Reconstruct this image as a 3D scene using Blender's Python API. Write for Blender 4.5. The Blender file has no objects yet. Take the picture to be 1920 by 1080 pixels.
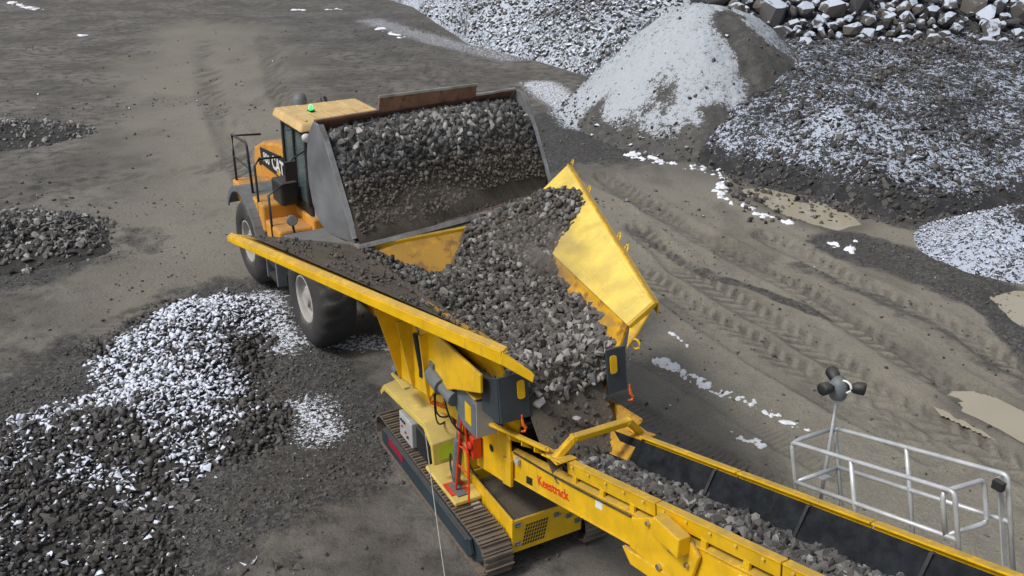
import bpy, bmesh, math, random
import numpy as np
from mathutils import Vector, Matrix
R=math.radians
SC=bpy.context.scene
COL=SC.collection
# ---------------------------------------------------------------- camera, sky, sun, exposure
cam_d=bpy.data.cameras.new('camera'); cam=bpy.data.objects.new('camera',cam_d); COL.objects.link(cam)
cam.location=(0,0,7.77); cam.rotation_euler=(R(90-23.43),0,0)
cam_d.sensor_width=36; cam_d.lens=36*1731/1920; cam_d.clip_start=.1; cam_d.clip_end=2000
SC.camera=cam
W=bpy.data.worlds.new('World'); SC.world=W; W.use_nodes=True
nt=W.node_tree; bg=nt.nodes['Background']
sky=nt.nodes.new('ShaderNodeTexSky'); sky.sky_type='NISHITA'; sky.sun_disc=False
SUN_EL,SUN_AZ=54,-118           # sun from the upper left, behind the camera, veiled by cloud
sky.sun_elevation=R(SUN_EL); sky.sun_rotation=R(SUN_AZ); sky.air_density=1.0; sky.dust_density=4.0; sky.ozone_density=1.0
hs=nt.nodes.new('ShaderNodeHueSaturation'); hs.inputs['Saturation'].default_value=.62
nt.links.new(sky.outputs[0],hs.inputs['Color']); nt.links.new(hs.outputs[0],bg.inputs['Color'])
bg.inputs['Strength'].default_value=.088
sl=bpy.data.lights.new('sun','SUN'); sl.energy=1.5; sl.angle=R(12); sl.color=(1,.98,.95)
so=bpy.data.objects.new('sun',sl); COL.objects.link(so)
sd=Vector((math.sin(R(SUN_AZ))*math.cos(R(SUN_EL)), math.cos(R(SUN_AZ))*math.cos(R(SUN_EL)), math.sin(R(SUN_EL))))
so.rotation_euler=sd.to_track_quat('Z','Y').to_euler(); so.location=(0,0,30)
SC.view_settings.view_transform='Standard'; SC.view_settings.look='None'; SC.view_settings.gamma=1
SC.view_settings.use_curve_mapping=False; SC.view_settings.exposure=0.58
SC.cycles.use_denoising=True; SC.cycles.max_bounces=6
random.seed(7); RNG=np.random.default_rng(7)
# ---------------------------------------------------------------- materials
class NT:
    def __init__(s,name):
        s.m=bpy.data.materials.new(name); s.m.use_nodes=True; s.t=s.m.node_tree
        s.p=s.t.nodes['Principled BSDF']; s._c=None
    def n(s,typ,**k):
        o=s.t.nodes.new('ShaderNode'+typ)
        for a,b in k.items(): setattr(o,a,b)
        return o
    def l(s,a,b): s.t.links.new(a,b)
    def set(s,sock,v):
        if hasattr(v,'is_output') or isinstance(v,bpy.types.NodeSocket): s.l(v,sock)
        elif isinstance(v,(tuple,list)) and len(v)==3 and sock.type=='RGBA': sock.default_value=(*v,1)
        else: sock.default_value=v
    def pos(s):
        if s._c is None: s._c=s.n('TexCoord').outputs['Object']
        return s._c
    def geo(s): return s.n('NewGeometry')
    def noise(s,scale,detail=4,rough=.55,vec=None,w=None):
        o=s.n('TexNoise'); o.inputs['Scale'].default_value=scale; o.inputs['Detail'].default_value=detail
        o.inputs['Roughness'].default_value=rough; s.l(vec or s.pos(),o.inputs['Vector']); return o.outputs['Fac']
    def vor(s,scale,vec=None,out='Color'):
        o=s.n('TexVoronoi'); o.inputs['Scale'].default_value=scale; s.l(vec or s.pos(),o.inputs['Vector']); return o.outputs[out]
    def mix(s,f,a,b,blend='MIX'):
        o=s.n('Mix',data_type='RGBA',blend_type=blend); s.set(o.inputs[0],f); s.set(o.inputs[6],a); s.set(o.inputs[7],b); return o.outputs[2]
    def math(s,op,a,b=None,c=None,clamp=False):
        o=s.n('Math',operation=op,use_clamp=clamp); s.set(o.inputs[0],a)
        if b is not None: s.set(o.inputs[1],b)
        if c is not None: s.set(o.inputs[2],c)
        return o.outputs[0]
    def ramp(s,v,a,b,c=0.,d=1.):
        o=s.n('MapRange',interpolation_type='SMOOTHSTEP'); s.set(o.inputs[0],v)
        for i,q in enumerate((a,b,c,d)): o.inputs[i+1].default_value=q
        return o.outputs[0]
    def attr(s,name,typ='GEOMETRY',out='Fac'):
        o=s.n('Attribute',attribute_name=name,attribute_type=typ); return o.outputs[out]
    def bump(s,h,strength=.3,dist=.02,prev=None):
        o=s.n('Bump'); o.inputs['Strength'].default_value=strength; o.inputs['Distance'].default_value=dist
        s.l(h,o.inputs['Height'])
        if prev is not None: s.l(prev,o.inputs['Normal'])
        return o.outputs[0]
    def fin(s,col=None,rough=None,metal=None,normal=None,spec=None):
        p=s.p
        if col is not None: s.set(p.inputs['Base Color'],col)
        if rough is not None: s.set(p.inputs['Roughness'],rough)
        if metal is not None: s.set(p.inputs['Metallic'],metal)
        if normal is not None: s.l(normal,p.inputs['Normal'])
        if spec is not None: s.set(p.inputs['Specular IOR Level'],spec)
        return s.m
DIRT=(.105,.092,.074)
def paint(name,col,rough=.45,metal=0,var=.12,dust=.5,dcol=DIRT,bump=.12,scale=3.,rust=None,chips=0,spec=.5):
    s=NT(name); g=s.geo(); nz=s.n('SeparateXYZ'); s.l(g.outputs['Normal'],nz.inputs[0])
    a=s.noise(scale,5); lo=tuple(c*(1-var) for c in col); hi=tuple(min(1,c*(1+var)) for c in col)
    c=s.mix(s.ramp(a,.3,.7),lo,hi)
    r=s.math('MULTIPLY_ADD',a,.2,rough-.1)
    if rust is not None:
        k=s.ramp(s.noise(scale*2.3,7,.65),.52,.66); c=s.mix(k,c,rust); 
    d=s.noise(scale*1.7,8,.7); e=s.math('MULTIPLY_ADD',s.ramp(nz.outputs[2],-.1,.9),.34,d)
    k=s.math('MULTIPLY',s.ramp(e,.60,.86),dust,clamp=True)
    c=s.mix(k,c,dcol); sp=s.ramp(s.noise(scale*16,3,.6),.64,.70)
    c=s.mix(s.math('MULTIPLY',sp,min(1,dust*.55)),c,dcol)
    r=s.mix(k,r,(.9,.9,.9))
    if chips:
        ck=s.math('MULTIPLY',s.ramp(s.noise(scale*6,8,.75),.66,.69),chips); c=s.mix(ck,c,(.085,.062,.045))
        mp=s.n('Mapping'); mp.inputs['Scale'].default_value=(9,9,.9); s.l(s.pos(),mp.inputs[0])
        c=s.mix(s.math('MULTIPLY',s.ramp(s.noise(1.,5,.6,mp.outputs[0]),.55,.75),.28*chips),c,dcol)
    return s.fin(c,r,metal,s.bump(s.noise(scale*7,4),bump,.01) if bump else None,spec)
YEL=paint('feeder_yellow_paint',(.76,.455,.009),.32,dust=.50,var=.12,chips=1.0,scale=3.6)
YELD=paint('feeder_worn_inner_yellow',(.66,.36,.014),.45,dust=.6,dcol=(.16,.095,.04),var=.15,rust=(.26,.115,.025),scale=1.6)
YELW=paint('scuffed_highlit_wing_yellow',(.78,.58,.10),.30,dust=.30,var=.16,dcol=(.42,.33,.14),chips=.5)  # scuffed far-wing yellow, paled so its bright highlights sit in the colour
YELL=paint('feeder_dusty_pale_yellow',(.66,.50,.10),.55,dust=.4,dcol=(.25,.21,.14))
CATY=paint('loader_ochre_paint',(.64,.30,.045),.5,dust=.5,var=.1,chips=.6)
CATR=paint('loader_roof_dusty_paint',(.62,.43,.17),.6,dust=.35,dcol=(.3,.24,.16),var=.14)
GREY=paint('blue_grey_steel_paint',(.13,.15,.16),.55,dust=.4,var=.15)
LGREY=paint('light_grey_paint',(.42,.43,.42),.5,dust=.35)
DARK=paint('near_black_paint',(.016,.018,.02),.5,dust=.35)
NAVY=paint('slate_track_paint',(.022,.038,.05),.5,dust=.5,dcol=(.10,.09,.075))
STEEL=paint('worn_bare_steel',(.20,.21,.22),.45,metal=.3,dust=.5,var=.25,dcol=(.15,.14,.12),scale=2)
EDGE=paint('bright_worn_steel_edge',(.42,.41,.38),.35,metal=.6,dust=.4,var=.3)
RUST=paint('rusty_bucket_steel',(.26,.135,.085),.65,dust=.6,var=.25,dcol=(.15,.12,.095),rust=(.12,.075,.05))
SHOE=paint('track_shoe_steel',(.17,.14,.11),.6,metal=.3,dust=.7,var=.3,dcol=(.16,.13,.10),scale=4)
GALV=paint('galvanised_tube',(.52,.54,.55),.4,metal=.35,dust=.15,var=.12,scale=8)
RIM=paint('dusty_wheel_rim',(.38,.37,.34),.7,dust=.7,dcol=(.26,.25,.22),var=.15)
TYRE=paint('dusty_tyre_rubber',(.035,.034,.033),.85,dust=.85,dcol=(.115,.115,.105),var=.2,scale=2.2)
BELT=paint('black_conveyor_rubber',(.010,.012,.015),.5,dust=.10,dcol=(.10,.11,.115),scale=5,var=.3,spec=.15)
RUBB=paint('rubber_skirt',(.035,.045,.055),.55,dust=.35,dcol=(.12,.12,.12),scale=4)
RED=paint('red_paint',(.62,.045,.012),.45,dust=.2)
CRIM=paint('crimson_sticker',(.28,.012,.03),.45,dust=.4)
LIME=paint('lime_sticker',(.50,.62,.03),.45,dust=.15)
HOOK=paint('orange_red_hook',(.75,.13,.01),.4,dust=.2)
CHROME=paint('cylinder_rod_chrome',(.6,.6,.6),.2,metal=.9,dust=.2,bump=0)
WHITE=paint('white_lettering',(.75,.75,.74),.5,dust=.15)
def glass():
    s=NT('tinted_cab_glass'); s.p.inputs['Transmission Weight'].default_value=.85
    return s.fin((.42,.56,.57),.04,0,None,.6)
GLASS=glass()
def beacon_mat():
    s=NT('lit_green_beacon'); s.p.inputs['Emission Color'].default_value=(.02,1,.14,1); s.p.inputs['Emission Strength'].default_value=1.3
    return s.fin((.1,.8,.35),.3)
BEACON=beacon_mat()
VEST=paint('green_hi_vis_fabric',(.10,.55,.12),.8,dust=0,bump=0)
def stone_mat(name,mode,base=((.022,.022,.023),(.125,.125,.122),(.46,.45,.43)),tint=(.115,.098,.078),ns=14,na=.25,sn=(.66,.71,.81)):
    s=NT(name); g=s.geo(); nz=s.n('SeparateXYZ'); s.l(g.outputs['True Normal'],nz.inputs[0])
    if mode=='OBJ':
        sp=s.n('SeparateColor'); s.l(s.n('ObjectInfo').outputs['Color'],sp.inputs[0]); tone,snow,dust=sp.outputs
    else: tone,snow,dust=s.attr('tone'),s.attr('snow'),s.attr('dust')
    c=s.mix(s.ramp(tone,0,.6),base[0],base[1]); c=s.mix(s.ramp(tone,.6,1),c,base[2])
    vec=g.outputs['Position']
    c=s.mix(s.math('MULTIPLY',s.noise(9,5,.6,vec),.42),c,(.055,.05,.045))
    c=s.mix(dust,c,tint)
    k=s.math('MULTIPLY_ADD',nz.outputs[2],.55,snow); k=s.math('MULTIPLY_ADD',s.math('SUBTRACT',s.noise(ns,4,.65,vec),.5),na,k); k=s.math('ADD',k,.12)
    k=s.math('MULTIPLY',s.ramp(k,.98,1.12),s.ramp(snow,.02,.10))
    c=s.mix(k,c,sn)
    return s.fin(c,.88,0,s.bump(s.noise(30,4,.6,vec),.35,.02),.3)
STONE_O=stone_mat('crushed_stone','OBJ'); STONE_M=stone_mat('crushed_stone_mass','MESH'); STONE_B=stone_mat('blasted_boulder','OBJ',base=((.022,.022,.024),(.065,.065,.066),(.15,.145,.14)),ns=2.6,na=1.1,sn=(.44,.49,.57))
def fines_mat():
    s=NT('damp_stone_fines'); v=s.pos()
    c=s.mix(s.noise(2.2,6,.6),(.062,.054,.043),(.150,.126,.095)); c=s.mix(s.math('MULTIPLY',s.vor(45,v),.5),c,(.11,.10,.085))
    return s.fin(c,.95,0,s.bump(s.noise(28,6,.7),.8,.03),.2)
FINES=fines_mat()
def ground_mat():
    s=NT('quarry_floor_mud'); v=s.geo().outputs['Position']
    snow,mud,dark,wet=s.attr('snow'),s.attr('mud'),s.attr('dark'),s.attr('wet')
    n1=s.noise(.35,8,.6,v); n2=s.noise(2.1,8,.62,v); n3=s.noise(11,6,.65,v); cell=s.vor(16,v); c2=s.vor(42,v)
    c=s.mix(s.ramp(n1,.3,.7),(.082,.076,.066),(.172,.162,.143))
    c=s.mix(s.ramp(n2,.38,.72),c,(.060,.056,.050))
    c=s.mix(s.math('MULTIPLY',mud,s.ramp(n2,.25,.6,.55,1)),c,s.mix(n3,(.172,.160,.126),(.265,.247,.198)))
    gv=s.math('MULTIPLY',s.ramp(s.math('ADD',dark,s.math('MULTIPLY_ADD',n2,.9,-.45)),.35,.65),.9)
    peb=s.mix(.5,cell,c2); pv=s.n('RGBToBW'); s.l(peb,pv.inputs[0])
    c=s.mix(gv,c,s.mix(s.ramp(pv.outputs[0],.3,.85),(.026,.026,.027),(.125,.122,.115)))
    c=s.mix(s.math('MULTIPLY',s.ramp(n3,.56,.72),.42),c,(.045,.042,.037))
    c=s.mix(s.math('MULTIPLY',wet,.45),c,(.04,.038,.033))
    c=s.mix(s.math('MULTIPLY',s.attr('damp'),s.ramp(n3,.3,.6,.3,.75)),c,(.062,.057,.047))
    n4=s.noise(34,4,.7,v)
    k=s.math('ADD',snow,s.math('MULTIPLY_ADD',n3,1.5,s.math('MULTIPLY_ADD',n4,1.3,-1.4)))
    k=s.math('MULTIPLY',s.ramp(k,.50,.58),s.ramp(snow,.03,.15))
    c=s.mix(k,c,(.70,.745,.82))
    c=s.mix(s.math('MULTIPLY',s.math('SUBTRACT',1.,k,clamp=True),s.ramp(n4,.52,.66,0,.45)),c,(.04,.038,.034))
    r=s.math('MULTIPLY_ADD',wet,-.42,.9); r=s.math('MULTIPLY_ADD',s.math('MULTIPLY',mud,n1),-.25,r)
    b=s.bump(s.math('ADD',s.math('MULTIPLY',n3,.7),s.math('MULTIPLY',gv,pv.outputs[0])),.75,.07)
    b=s.bump(s.noise(50,4,.7,v),.3,.012,b)
    return s.fin(c,r,0,b,.35)
GROUND=ground_mat()
def slope_mat(name,lo,hi,sn=(.64,.69,.78),grain=9.,amp=2.0,soft=.05):
    s=NT(name); v=s.geo().outputs['Position']; snow=s.attr('snow'); dark=s.attr('dark')
    n2=s.noise(1.3,8,.65,v); n3=s.noise(grain,6,.68,v); cell=s.vor(grain*.8,v); bw=s.n('RGBToBW'); s.l(cell,bw.inputs[0])
    c=s.mix(s.ramp(n2,.3,.7),lo,hi); c=s.mix(s.math('MULTIPLY',bw.outputs[0],.6),c,tuple(x*.45 for x in lo))
    n4=s.noise(grain*3.2,4,.7,v)
    k=s.math('ADD',s.math('SUBTRACT',snow,dark),s.math('MULTIPLY_ADD',n3,amp,s.math('MULTIPLY_ADD',n4,amp*.9,-.95*amp)))
    k=s.ramp(k,.52-soft,.52+soft)
    c=s.mix(k,c,sn)
    b=s.bump(s.math('ADD',n3,s.math('MULTIPLY',bw.outputs[0],.6)),.7,.12)
    return s.fin(c,.92,0,b,.25)
M_MOUND=slope_mat('snowy_sand',(.085,.083,.078),(.13,.125,.115),sn=(.40,.435,.47),grain=6,amp=1.5,soft=.12)
M_SLOPE=slope_mat('dark_gravel_with_snow',(.030,.031,.033),(.066,.066,.066),sn=(.44,.49,.58),grain=7)
M_BASE=slope_mat('dark_gravel_base',(.042,.041,.039),(.085,.082,.076),grain=14)
M_BANK=slope_mat('snow_dusted_gravel',(.045,.046,.05),(.09,.09,.09),sn=(.48,.53,.60),grain=6)
def water():
    s=NT('muddy_puddle_water'); v=s.geo().outputs['Position']
    return s.fin(s.mix(s.noise(.9,4,.5,v),(.31,.28,.205),(.37,.335,.25)),.06,0,s.bump(s.noise(3,3,.5,v),.05,.02),.5)
WATER=water()
def snow_mat():
    s=NT('old_snow'); v=s.geo().outputs['Position']
    return s.fin(s.mix(s.noise(9,5,.6,v),(.60,.63,.68),(.80,.82,.85)),.8,0,s.bump(s.noise(22,5,.6,v),.5,.03),.3)
SNOW=snow_mat()
# ---------------------------------------------------------------- object helpers
def tag(o,label=None,cat=None,group=None,kind=None):
    if label: o['label']=label
    if cat: o['category']=cat
    if group: o['group']=group
    if kind: o['kind']=kind
    return o
def link(name,me,mat=None,parent=None,smooth=False,bevel=0):
    o=bpy.data.objects.new(name,me); COL.objects.link(o)
    if mat is not None and not me.materials: me.materials.append(mat)
    if parent is not None: o.parent=parent
    if bevel:
        b=o.modifiers.new('edge','BEVEL'); b.width=bevel; b.segments=2; b.limit_method='ANGLE'; b.angle_limit=R(35)
    if smooth and len(me.polygons): me.polygons.foreach_set('use_smooth',[True]*len(me.polygons))
    return o
def thing(name,label,cat,loc=(0,0,0),rz=0,group=None):
    o=bpy.data.objects.new(name,None); COL.objects.link(o); o.location=loc; o.rotation_euler=(0,0,rz); o.empty_display_size=.3
    return tag(o,label,cat,group)
def arr_mesh(name,V,F,attrs=None):
    V=np.asarray(V,np.float32); F=np.asarray(F,np.int32); k=F.shape[1]
    me=bpy.data.meshes.new(name); me.vertices.add(len(V)); me.vertices.foreach_set('co',V.ravel())
    me.loops.add(F.size); me.loops.foreach_set('vertex_index',F.ravel())
    me.polygons.add(len(F)); me.polygons.foreach_set('loop_start',np.arange(0,F.size,k,dtype=np.int32))
    me.update(calc_edges=True); me.validate()
    for n,a in (attrs or {}).items():
        at=me.attributes.new(n,'FLOAT','POINT'); at.data.foreach_set('value',np.asarray(a,np.float32).ravel())
    return me
class MB:
    def __init__(s): s.v=[]; s.f=[]
    def add(s,vs,fs):
        b=len(s.v); s.v+= [tuple(map(float,q)) for q in vs]; s.f+=[tuple(b+i for i in q) for q in fs]; return s
    def hexa(s,p): return s.add(p,[(0,3,2,1),(4,5,6,7),(0,1,5,4),(1,2,6,5),(2,3,7,6),(3,0,4,7)])
    def box(s,x0,x1,y0,y1,z0,z1):
        return s.hexa([(x0,y0,z0),(x1,y0,z0),(x1,y1,z0),(x0,y1,z0),(x0,y0,z1),(x1,y0,z1),(x1,y1,z1),(x0,y1,z1)])
    def plate(s,pts,t):
        p=[Vector(q) for q in pts]; n=(p[1]-p[0]).cross(p[2]-p[0]); n.normalize(); n*=t; k=len(p)
        return s.add(p+[q-n for q in p],[tuple(range(k)),tuple(range(2*k-1,k-1,-1))]+[(i,k+i,k+(i+1)%k,(i+1)%k) for i in range(k)])
    def prism_y(s,poly,y0,y1):
        k=len(poly); return s.add([(a,y0,b) for a,b in poly]+[(a,y1,b) for a,b in poly],[tuple(range(k)),tuple(range(2*k-1,k-1,-1))]+[((i+1)%k,i,k+i,k+(i+1)%k) for i in range(k)])
    def bar(s,a,b,w,h,up=(0,0,1)):
        a=Vector(a);b=Vector(b);d=(b-a).normalized();u=Vector(up);r=d.cross(u).normalized()*w/2;u=r.cross(d).normalized()*h/2
        return s.hexa([a-r-u,b-r-u,b+r-u,a+r-u,a-r+u,b-r+u,b+r+u,a+r+u])
    def tube(s,path,r,n=8,cap=True):
        P=[Vector(q) for q in path]; rr=r if isinstance(r,(list,tuple)) else [r]*len(P); rings=[]
        for i,p in enumerate(P):
            d=(P[min(i+1,len(P)-1)]-P[max(i-1,0)]).normalized()
            u=Vector((0,0,1)) if abs(d.z)<.9 else Vector((1,0,0)); a=d.cross(u).normalized(); b=a.cross(d)
            rings.append([p+(a*math.cos(2*math.pi*k/n)+b*math.sin(2*math.pi*k/n))*rr[i] for k in range(n)])
        vs=[q for g in rings for q in g]; fs=[(i*n+k,i*n+(k+1)%n,(i+1)*n+(k+1)%n,(i+1)*n+k) for i in range(len(P)-1) for k in range(n)]
        if cap: fs+=[tuple(range(n-1,-1,-1)),tuple(range((len(P)-1)*n,len(P)*n))]
        return s.add(vs,fs)
    def lathe_y(s,prof,c=(0,0,0),n=32,fn=None):     # prof: (radius, y)
        vs=[]
        for k in range(n):
            a=2*math.pi*k/n
            for j,(r,y) in enumerate(prof):
                if fn: r=r+fn(k,j)
                vs.append((c[0]+r*math.cos(a),c[1]+y,c[2]+r*math.sin(a)))
        m=len(prof); return s.add(vs,[(k*m+j,k*m+j+1,((k+1)%n)*m+j+1,((k+1)%n)*m+j) for k in range(n) for j in range(m-1)])
    def lathe_z(s,prof,c=(0,0,0),n=20):
        vs=[(c[0]+r*math.cos(2*math.pi*k/n),c[1]+r*math.sin(2*math.pi*k/n),c[2]+z) for k in range(n) for r,z in prof]
        m=len(prof); return s.add(vs,[(k*m+j,((k+1)%n)*m+j,((k+1)%n)*m+j+1,k*m+j+1) for k in range(n) for j in range(m-1)])
    def mesh(s,name):
        me=bpy.data.meshes.new(name); me.from_pydata(s.v,[],s.f)
        bm=bmesh.new(); bm.from_mesh(me); bmesh.ops.recalc_face_normals(bm,faces=bm.faces); bm.to_mesh(me); bm.free(); return me
    def build(s,name,mat,parent=None,bevel=0,smooth=False): return link(name,s.mesh(name),mat,parent,smooth,bevel)
def lettering(text,mat,parent,loc,rot,size,shear=0,bold=0,depth=.003,name='lettering'):
    cu=bpy.data.curves.new('lettering','FONT'); cu.body=text; cu.size=size; cu.extrude=depth; cu.shear=shear; cu.offset=bold; cu.align_x='CENTER'; cu.align_y='CENTER'; cu.resolution_u=3
    tmp=bpy.data.objects.new('tmp',cu); COL.objects.link(tmp); bpy.context.view_layer.update()
    me=bpy.data.meshes.new_from_object(tmp.evaluated_get(bpy.context.evaluated_depsgraph_get())); bpy.data.objects.remove(tmp)
    me.materials.clear(); o=link(name,me,mat,parent); o.location=loc; o.rotation_euler=rot; return o
def copy_part(o,parent,loc=None,rot=None):
    c=o.copy(); COL.objects.link(c); c.parent=parent
    if loc is not None: c.location=loc
    if rot is not None: c.rotation_euler=rot
    return c
# crushed-stone shapes: convex hulls of a few random points
def rock_mesh(i,flat=.62,n=11,mat=None):
    rg=np.random.default_rng(100+i); bm=bmesh.new()
    p=rg.normal(size=(n,3)); p/=np.linalg.norm(p,axis=1)[:,None]; p*=rg.uniform(.82,1.0,(n,1)); p*=np.array([1,rg.uniform(.62,.95),flat*rg.uniform(.75,1.25)])*.5
    for q in p: bm.verts.new(q)
    r=bmesh.ops.convex_hull(bm,input=bm.verts[:]); 
    bmesh.ops.delete(bm,geom=list({g for g in r['geom_interior']+r['geom_unused'] if isinstance(g,bmesh.types.BMVert)}),context='VERTS')
    bmesh.ops.triangulate(bm,faces=bm.faces[:]); bmesh.ops.recalc_face_normals(bm,faces=bm.faces)
    me=bpy.data.meshes.new('stone'); bm.to_mesh(me); bm.free(); me.materials.append(mat or STONE_O); return me
ROCKS=[rock_mesh(i) for i in range(14)]; BOULDERS=[rock_mesh(40+i,.8,24,STONE_B) for i in range(12)]
ROCKV=[]
for me in ROCKS:
    V=np.array([v.co[:] for v in me.vertices]); F=np.array([p.vertices[:] for p in me.polygons]); ROCKV.append((V,F))
def rand_rot(n):
    q=RNG.normal(size=(n,4)); q/=np.linalg.norm(q,axis=1)[:,None]; w,x,y,z=q.T
    return np.stack([np.stack([1-2*(y*y+z*z),2*(x*y-z*w),2*(x*z+y*w)],1),np.stack([2*(x*y+z*w),1-2*(x*x+z*z),2*(y*z-x*w)],1),np.stack([2*(x*z-y*w),2*(y*z+x*w),1-2*(x*x+y*y)],1)],1)
def stone_mass(name,P,S,tone,snow,dust,parent=None,mat=None):
    n=len(P); k=RNG.integers(0,len(ROCKV),n); Rm=rand_rot(n); VV=[];FF=[];A=[];b=0
    for i,(V,F) in enumerate(ROCKV):
        m=np.where(k==i)[0]
        if not len(m): continue
        X=np.einsum('nij,vj->nvi',Rm[m],V)*S[m][:,None,None]+P[m][:,None,:]
        VV.append(X.reshape(-1,3)); FF.append((F[None]+b+np.arange(len(m))[:,None,None]*len(V)).reshape(-1,3)); b+=len(m)*len(V)
        A.append(np.repeat(np.stack([tone[m],snow[m],dust[m]],1),len(V),0))
    A=np.concatenate(A)
    o=link(name,arr_mesh(name,np.concatenate(VV),np.concatenate(FF),dict(tone=A[:,0],snow=A[:,1],dust=A[:,2])),mat or STONE_M,parent)
    return tag(o,kind='stuff')
CAMP=np.array(cam.location); CP,SP=math.cos(R(23.43)),math.sin(R(23.43))
def in_view(Pw):
    d=Pw-CAMP; zc=d[:,1]*CP-d[:,2]*SP; yc=-d[:,1]*SP-d[:,2]*CP
    return (zc>1)&(np.abs(1731*d[:,0]/zc)<960)&(np.abs(1731*yc/zc)<540),zc
def stones(P,S,tone,snow,dust,parent,nmax=300,name='stone',restname='small_stones',vis=None,lib=None):
    lib=lib or ROCKS
    """the stones that show largest become objects of their own, the rest one mass"""
    Mw=np.array(parent.matrix_basis); Pw=P@Mw[:3,:3].T+Mw[:3,3]
    ok,zc=in_view(Pw); key=np.where(ok,S/np.maximum(zc,.5),0)
    if vis is not None: key=key*vis
    idx=np.argsort(-key)[:nmax]; idx=idx[key[idx]>0]; rest=np.setdiff1d(np.arange(len(P)),idx)
    for i in idx:
        o=bpy.data.objects.new(name,lib[RNG.integers(len(lib))]); COL.objects.link(o); o.parent=parent
        o.location=P[i]; o.rotation_euler=RNG.uniform(0,6.28,3); o.scale=(S[i],)*3; o.color=(float(tone[i]),float(snow[i]),float(dust[i]),1)
    if len(rest): stone_mass(restname,P[rest],S[rest],tone[rest],snow[rest],dust[rest],parent)
# ---------------------------------------------------------------- terrain: noise and height functions

def _h(ix,iy,s):
    n=(ix.astype(np.int64)*374761393+iy.astype(np.int64)*668265263+s*1442695041)&0x7fffffff
    n=((n^(n>>13))*1274126177)&0x7fffffff
    return ((n^(n>>16))&0xffff)/65535.0
def vn(x,y,s=0):
    x=np.asarray(x,float);y=np.asarray(y,float)
    ix=np.floor(x);iy=np.floor(y);fx=x-ix;fy=y-iy
    fx=fx*fx*(3-2*fx);fy=fy*fy*(3-2*fy)
    a=_h(ix,iy,s);b=_h(ix+1,iy,s);c=_h(ix,iy+1,s);d=_h(ix+1,iy+1,s)
    return (a+(b-a)*fx)*(1-fy)+(c+(d-c)*fx)*fy
def fbm(x,y,s=0,o=4):
    t=0;a=.5;n=0
    for i in range(o):
        t=t+a*vn(x*2**i+17*i,y*2**i-9*i,s+i);n+=a;a*=.5
    return t/n-.5
def sm(a,b,t):
    u=np.clip((t-a)/(b-a),0,1);return u*u*(3-2*u)
def h_mound(x,y):
    dx=x-6.8;dy=y-34.6
    rx=np.where(dx<0,5.3,8.2);ry=np.where(dy<0,7.4,6.0)
    r=np.sqrt((dx/rx)**2+(dy/ry)**2+.13)
    h=5.9*(1-r)
    h=h+.35*np.exp(-((dx-.5)/2)**2-((dy+2)/2)**2)
    an=np.arctan2(dy,dx); return h+.45*fbm(x*.5,y*.5,5,3)+.14*fbm(x*1.7,y*1.7,6,3)+.35*fbm(an*6,r*1.2,7,3)*np.clip(r,0,.6)
RS=np.array([(-60,300),(4.8,70),(5.4,31),(5.8,27.5),(6.6,26.3),(8.6,24.2),(9.8,22.4),(11.0,22.6),(13,23.0),(20,23.5),(80,26)],float)
def h_right(x,y):
    d=y-np.interp(x,RS[:,0],RS[:,1])
    h=np.where(d>0,3.1*(1-np.exp(-np.maximum(d,0)/6.5)),d*.35)
    return h+(.5*fbm(x*.35,y*.35,8,3)+.38*fbm(x*1.1,y*1.1,9,4))*sm(-.5,3,d)
LB=np.array([(-80,90),(-12,78),(-7,68),(-2.3,51),(1,46),(2.8,43),(5,39),(9,38),(40,60)],float)
def h_left(x,y):
    d=y-np.interp(x,LB[:,0],LB[:,1])
    return np.where(d>0,5*(1-np.exp(-d/8.)),d*.4)+(.5*fbm(x*.3,y*.3,11,3)+.25*fbm(x*1.2,y*1.2,12,3))*sm(-.5,3,d)
def h_boul(x,y):
    d=y-34.8-1.2*fbm(x*.3,x*.1,21,2)
    return np.where(d>0,2.75+.45*d,2.75+d*1.0)
def h_small(x,y):
    dx=x-12.2;dy=y-20.2
    r=np.sqrt((dx/2.7)**2+(dy/2.35)**2+.02)
    return 1.25*(1-r)+.12*fbm(x*1.3,y*1.3,31,3)
def seg_dist(x,y,pts):
    """distance to a polyline, arc length at the foot, signed side"""
    best=np.full(x.shape,1e9); S=np.zeros(x.shape); D=np.zeros(x.shape); acc=0
    for (ax,ay),(bx,by) in zip(pts[:-1],pts[1:]):
        L=math.hypot(bx-ax,by-ay); ux,uy=(bx-ax)/L,(by-ay)/L
        t=np.clip((x-ax)*ux+(y-ay)*uy,0,L); px,py=ax+ux*t,ay+uy*t
        d=np.hypot(x-px,y-py); m=d<best; best=np.where(m,d,best); S=np.where(m,acc+t,S); D=np.where(m,(x-px)*(-uy)+(y-py)*ux,D); acc+=L
    return best,S,D
def in_poly(x,y,pts):
    r=np.zeros(x.shape,bool); n=len(pts)
    for i in range(n):
        (ax,ay),(bx,by)=pts[i],pts[(i+1)%n]
        c=((ay>y)!=(by>y))&(x<(bx-ax)*(y-ay)/(by-ay+1e-12)+ax); r^=c
    return r
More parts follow.
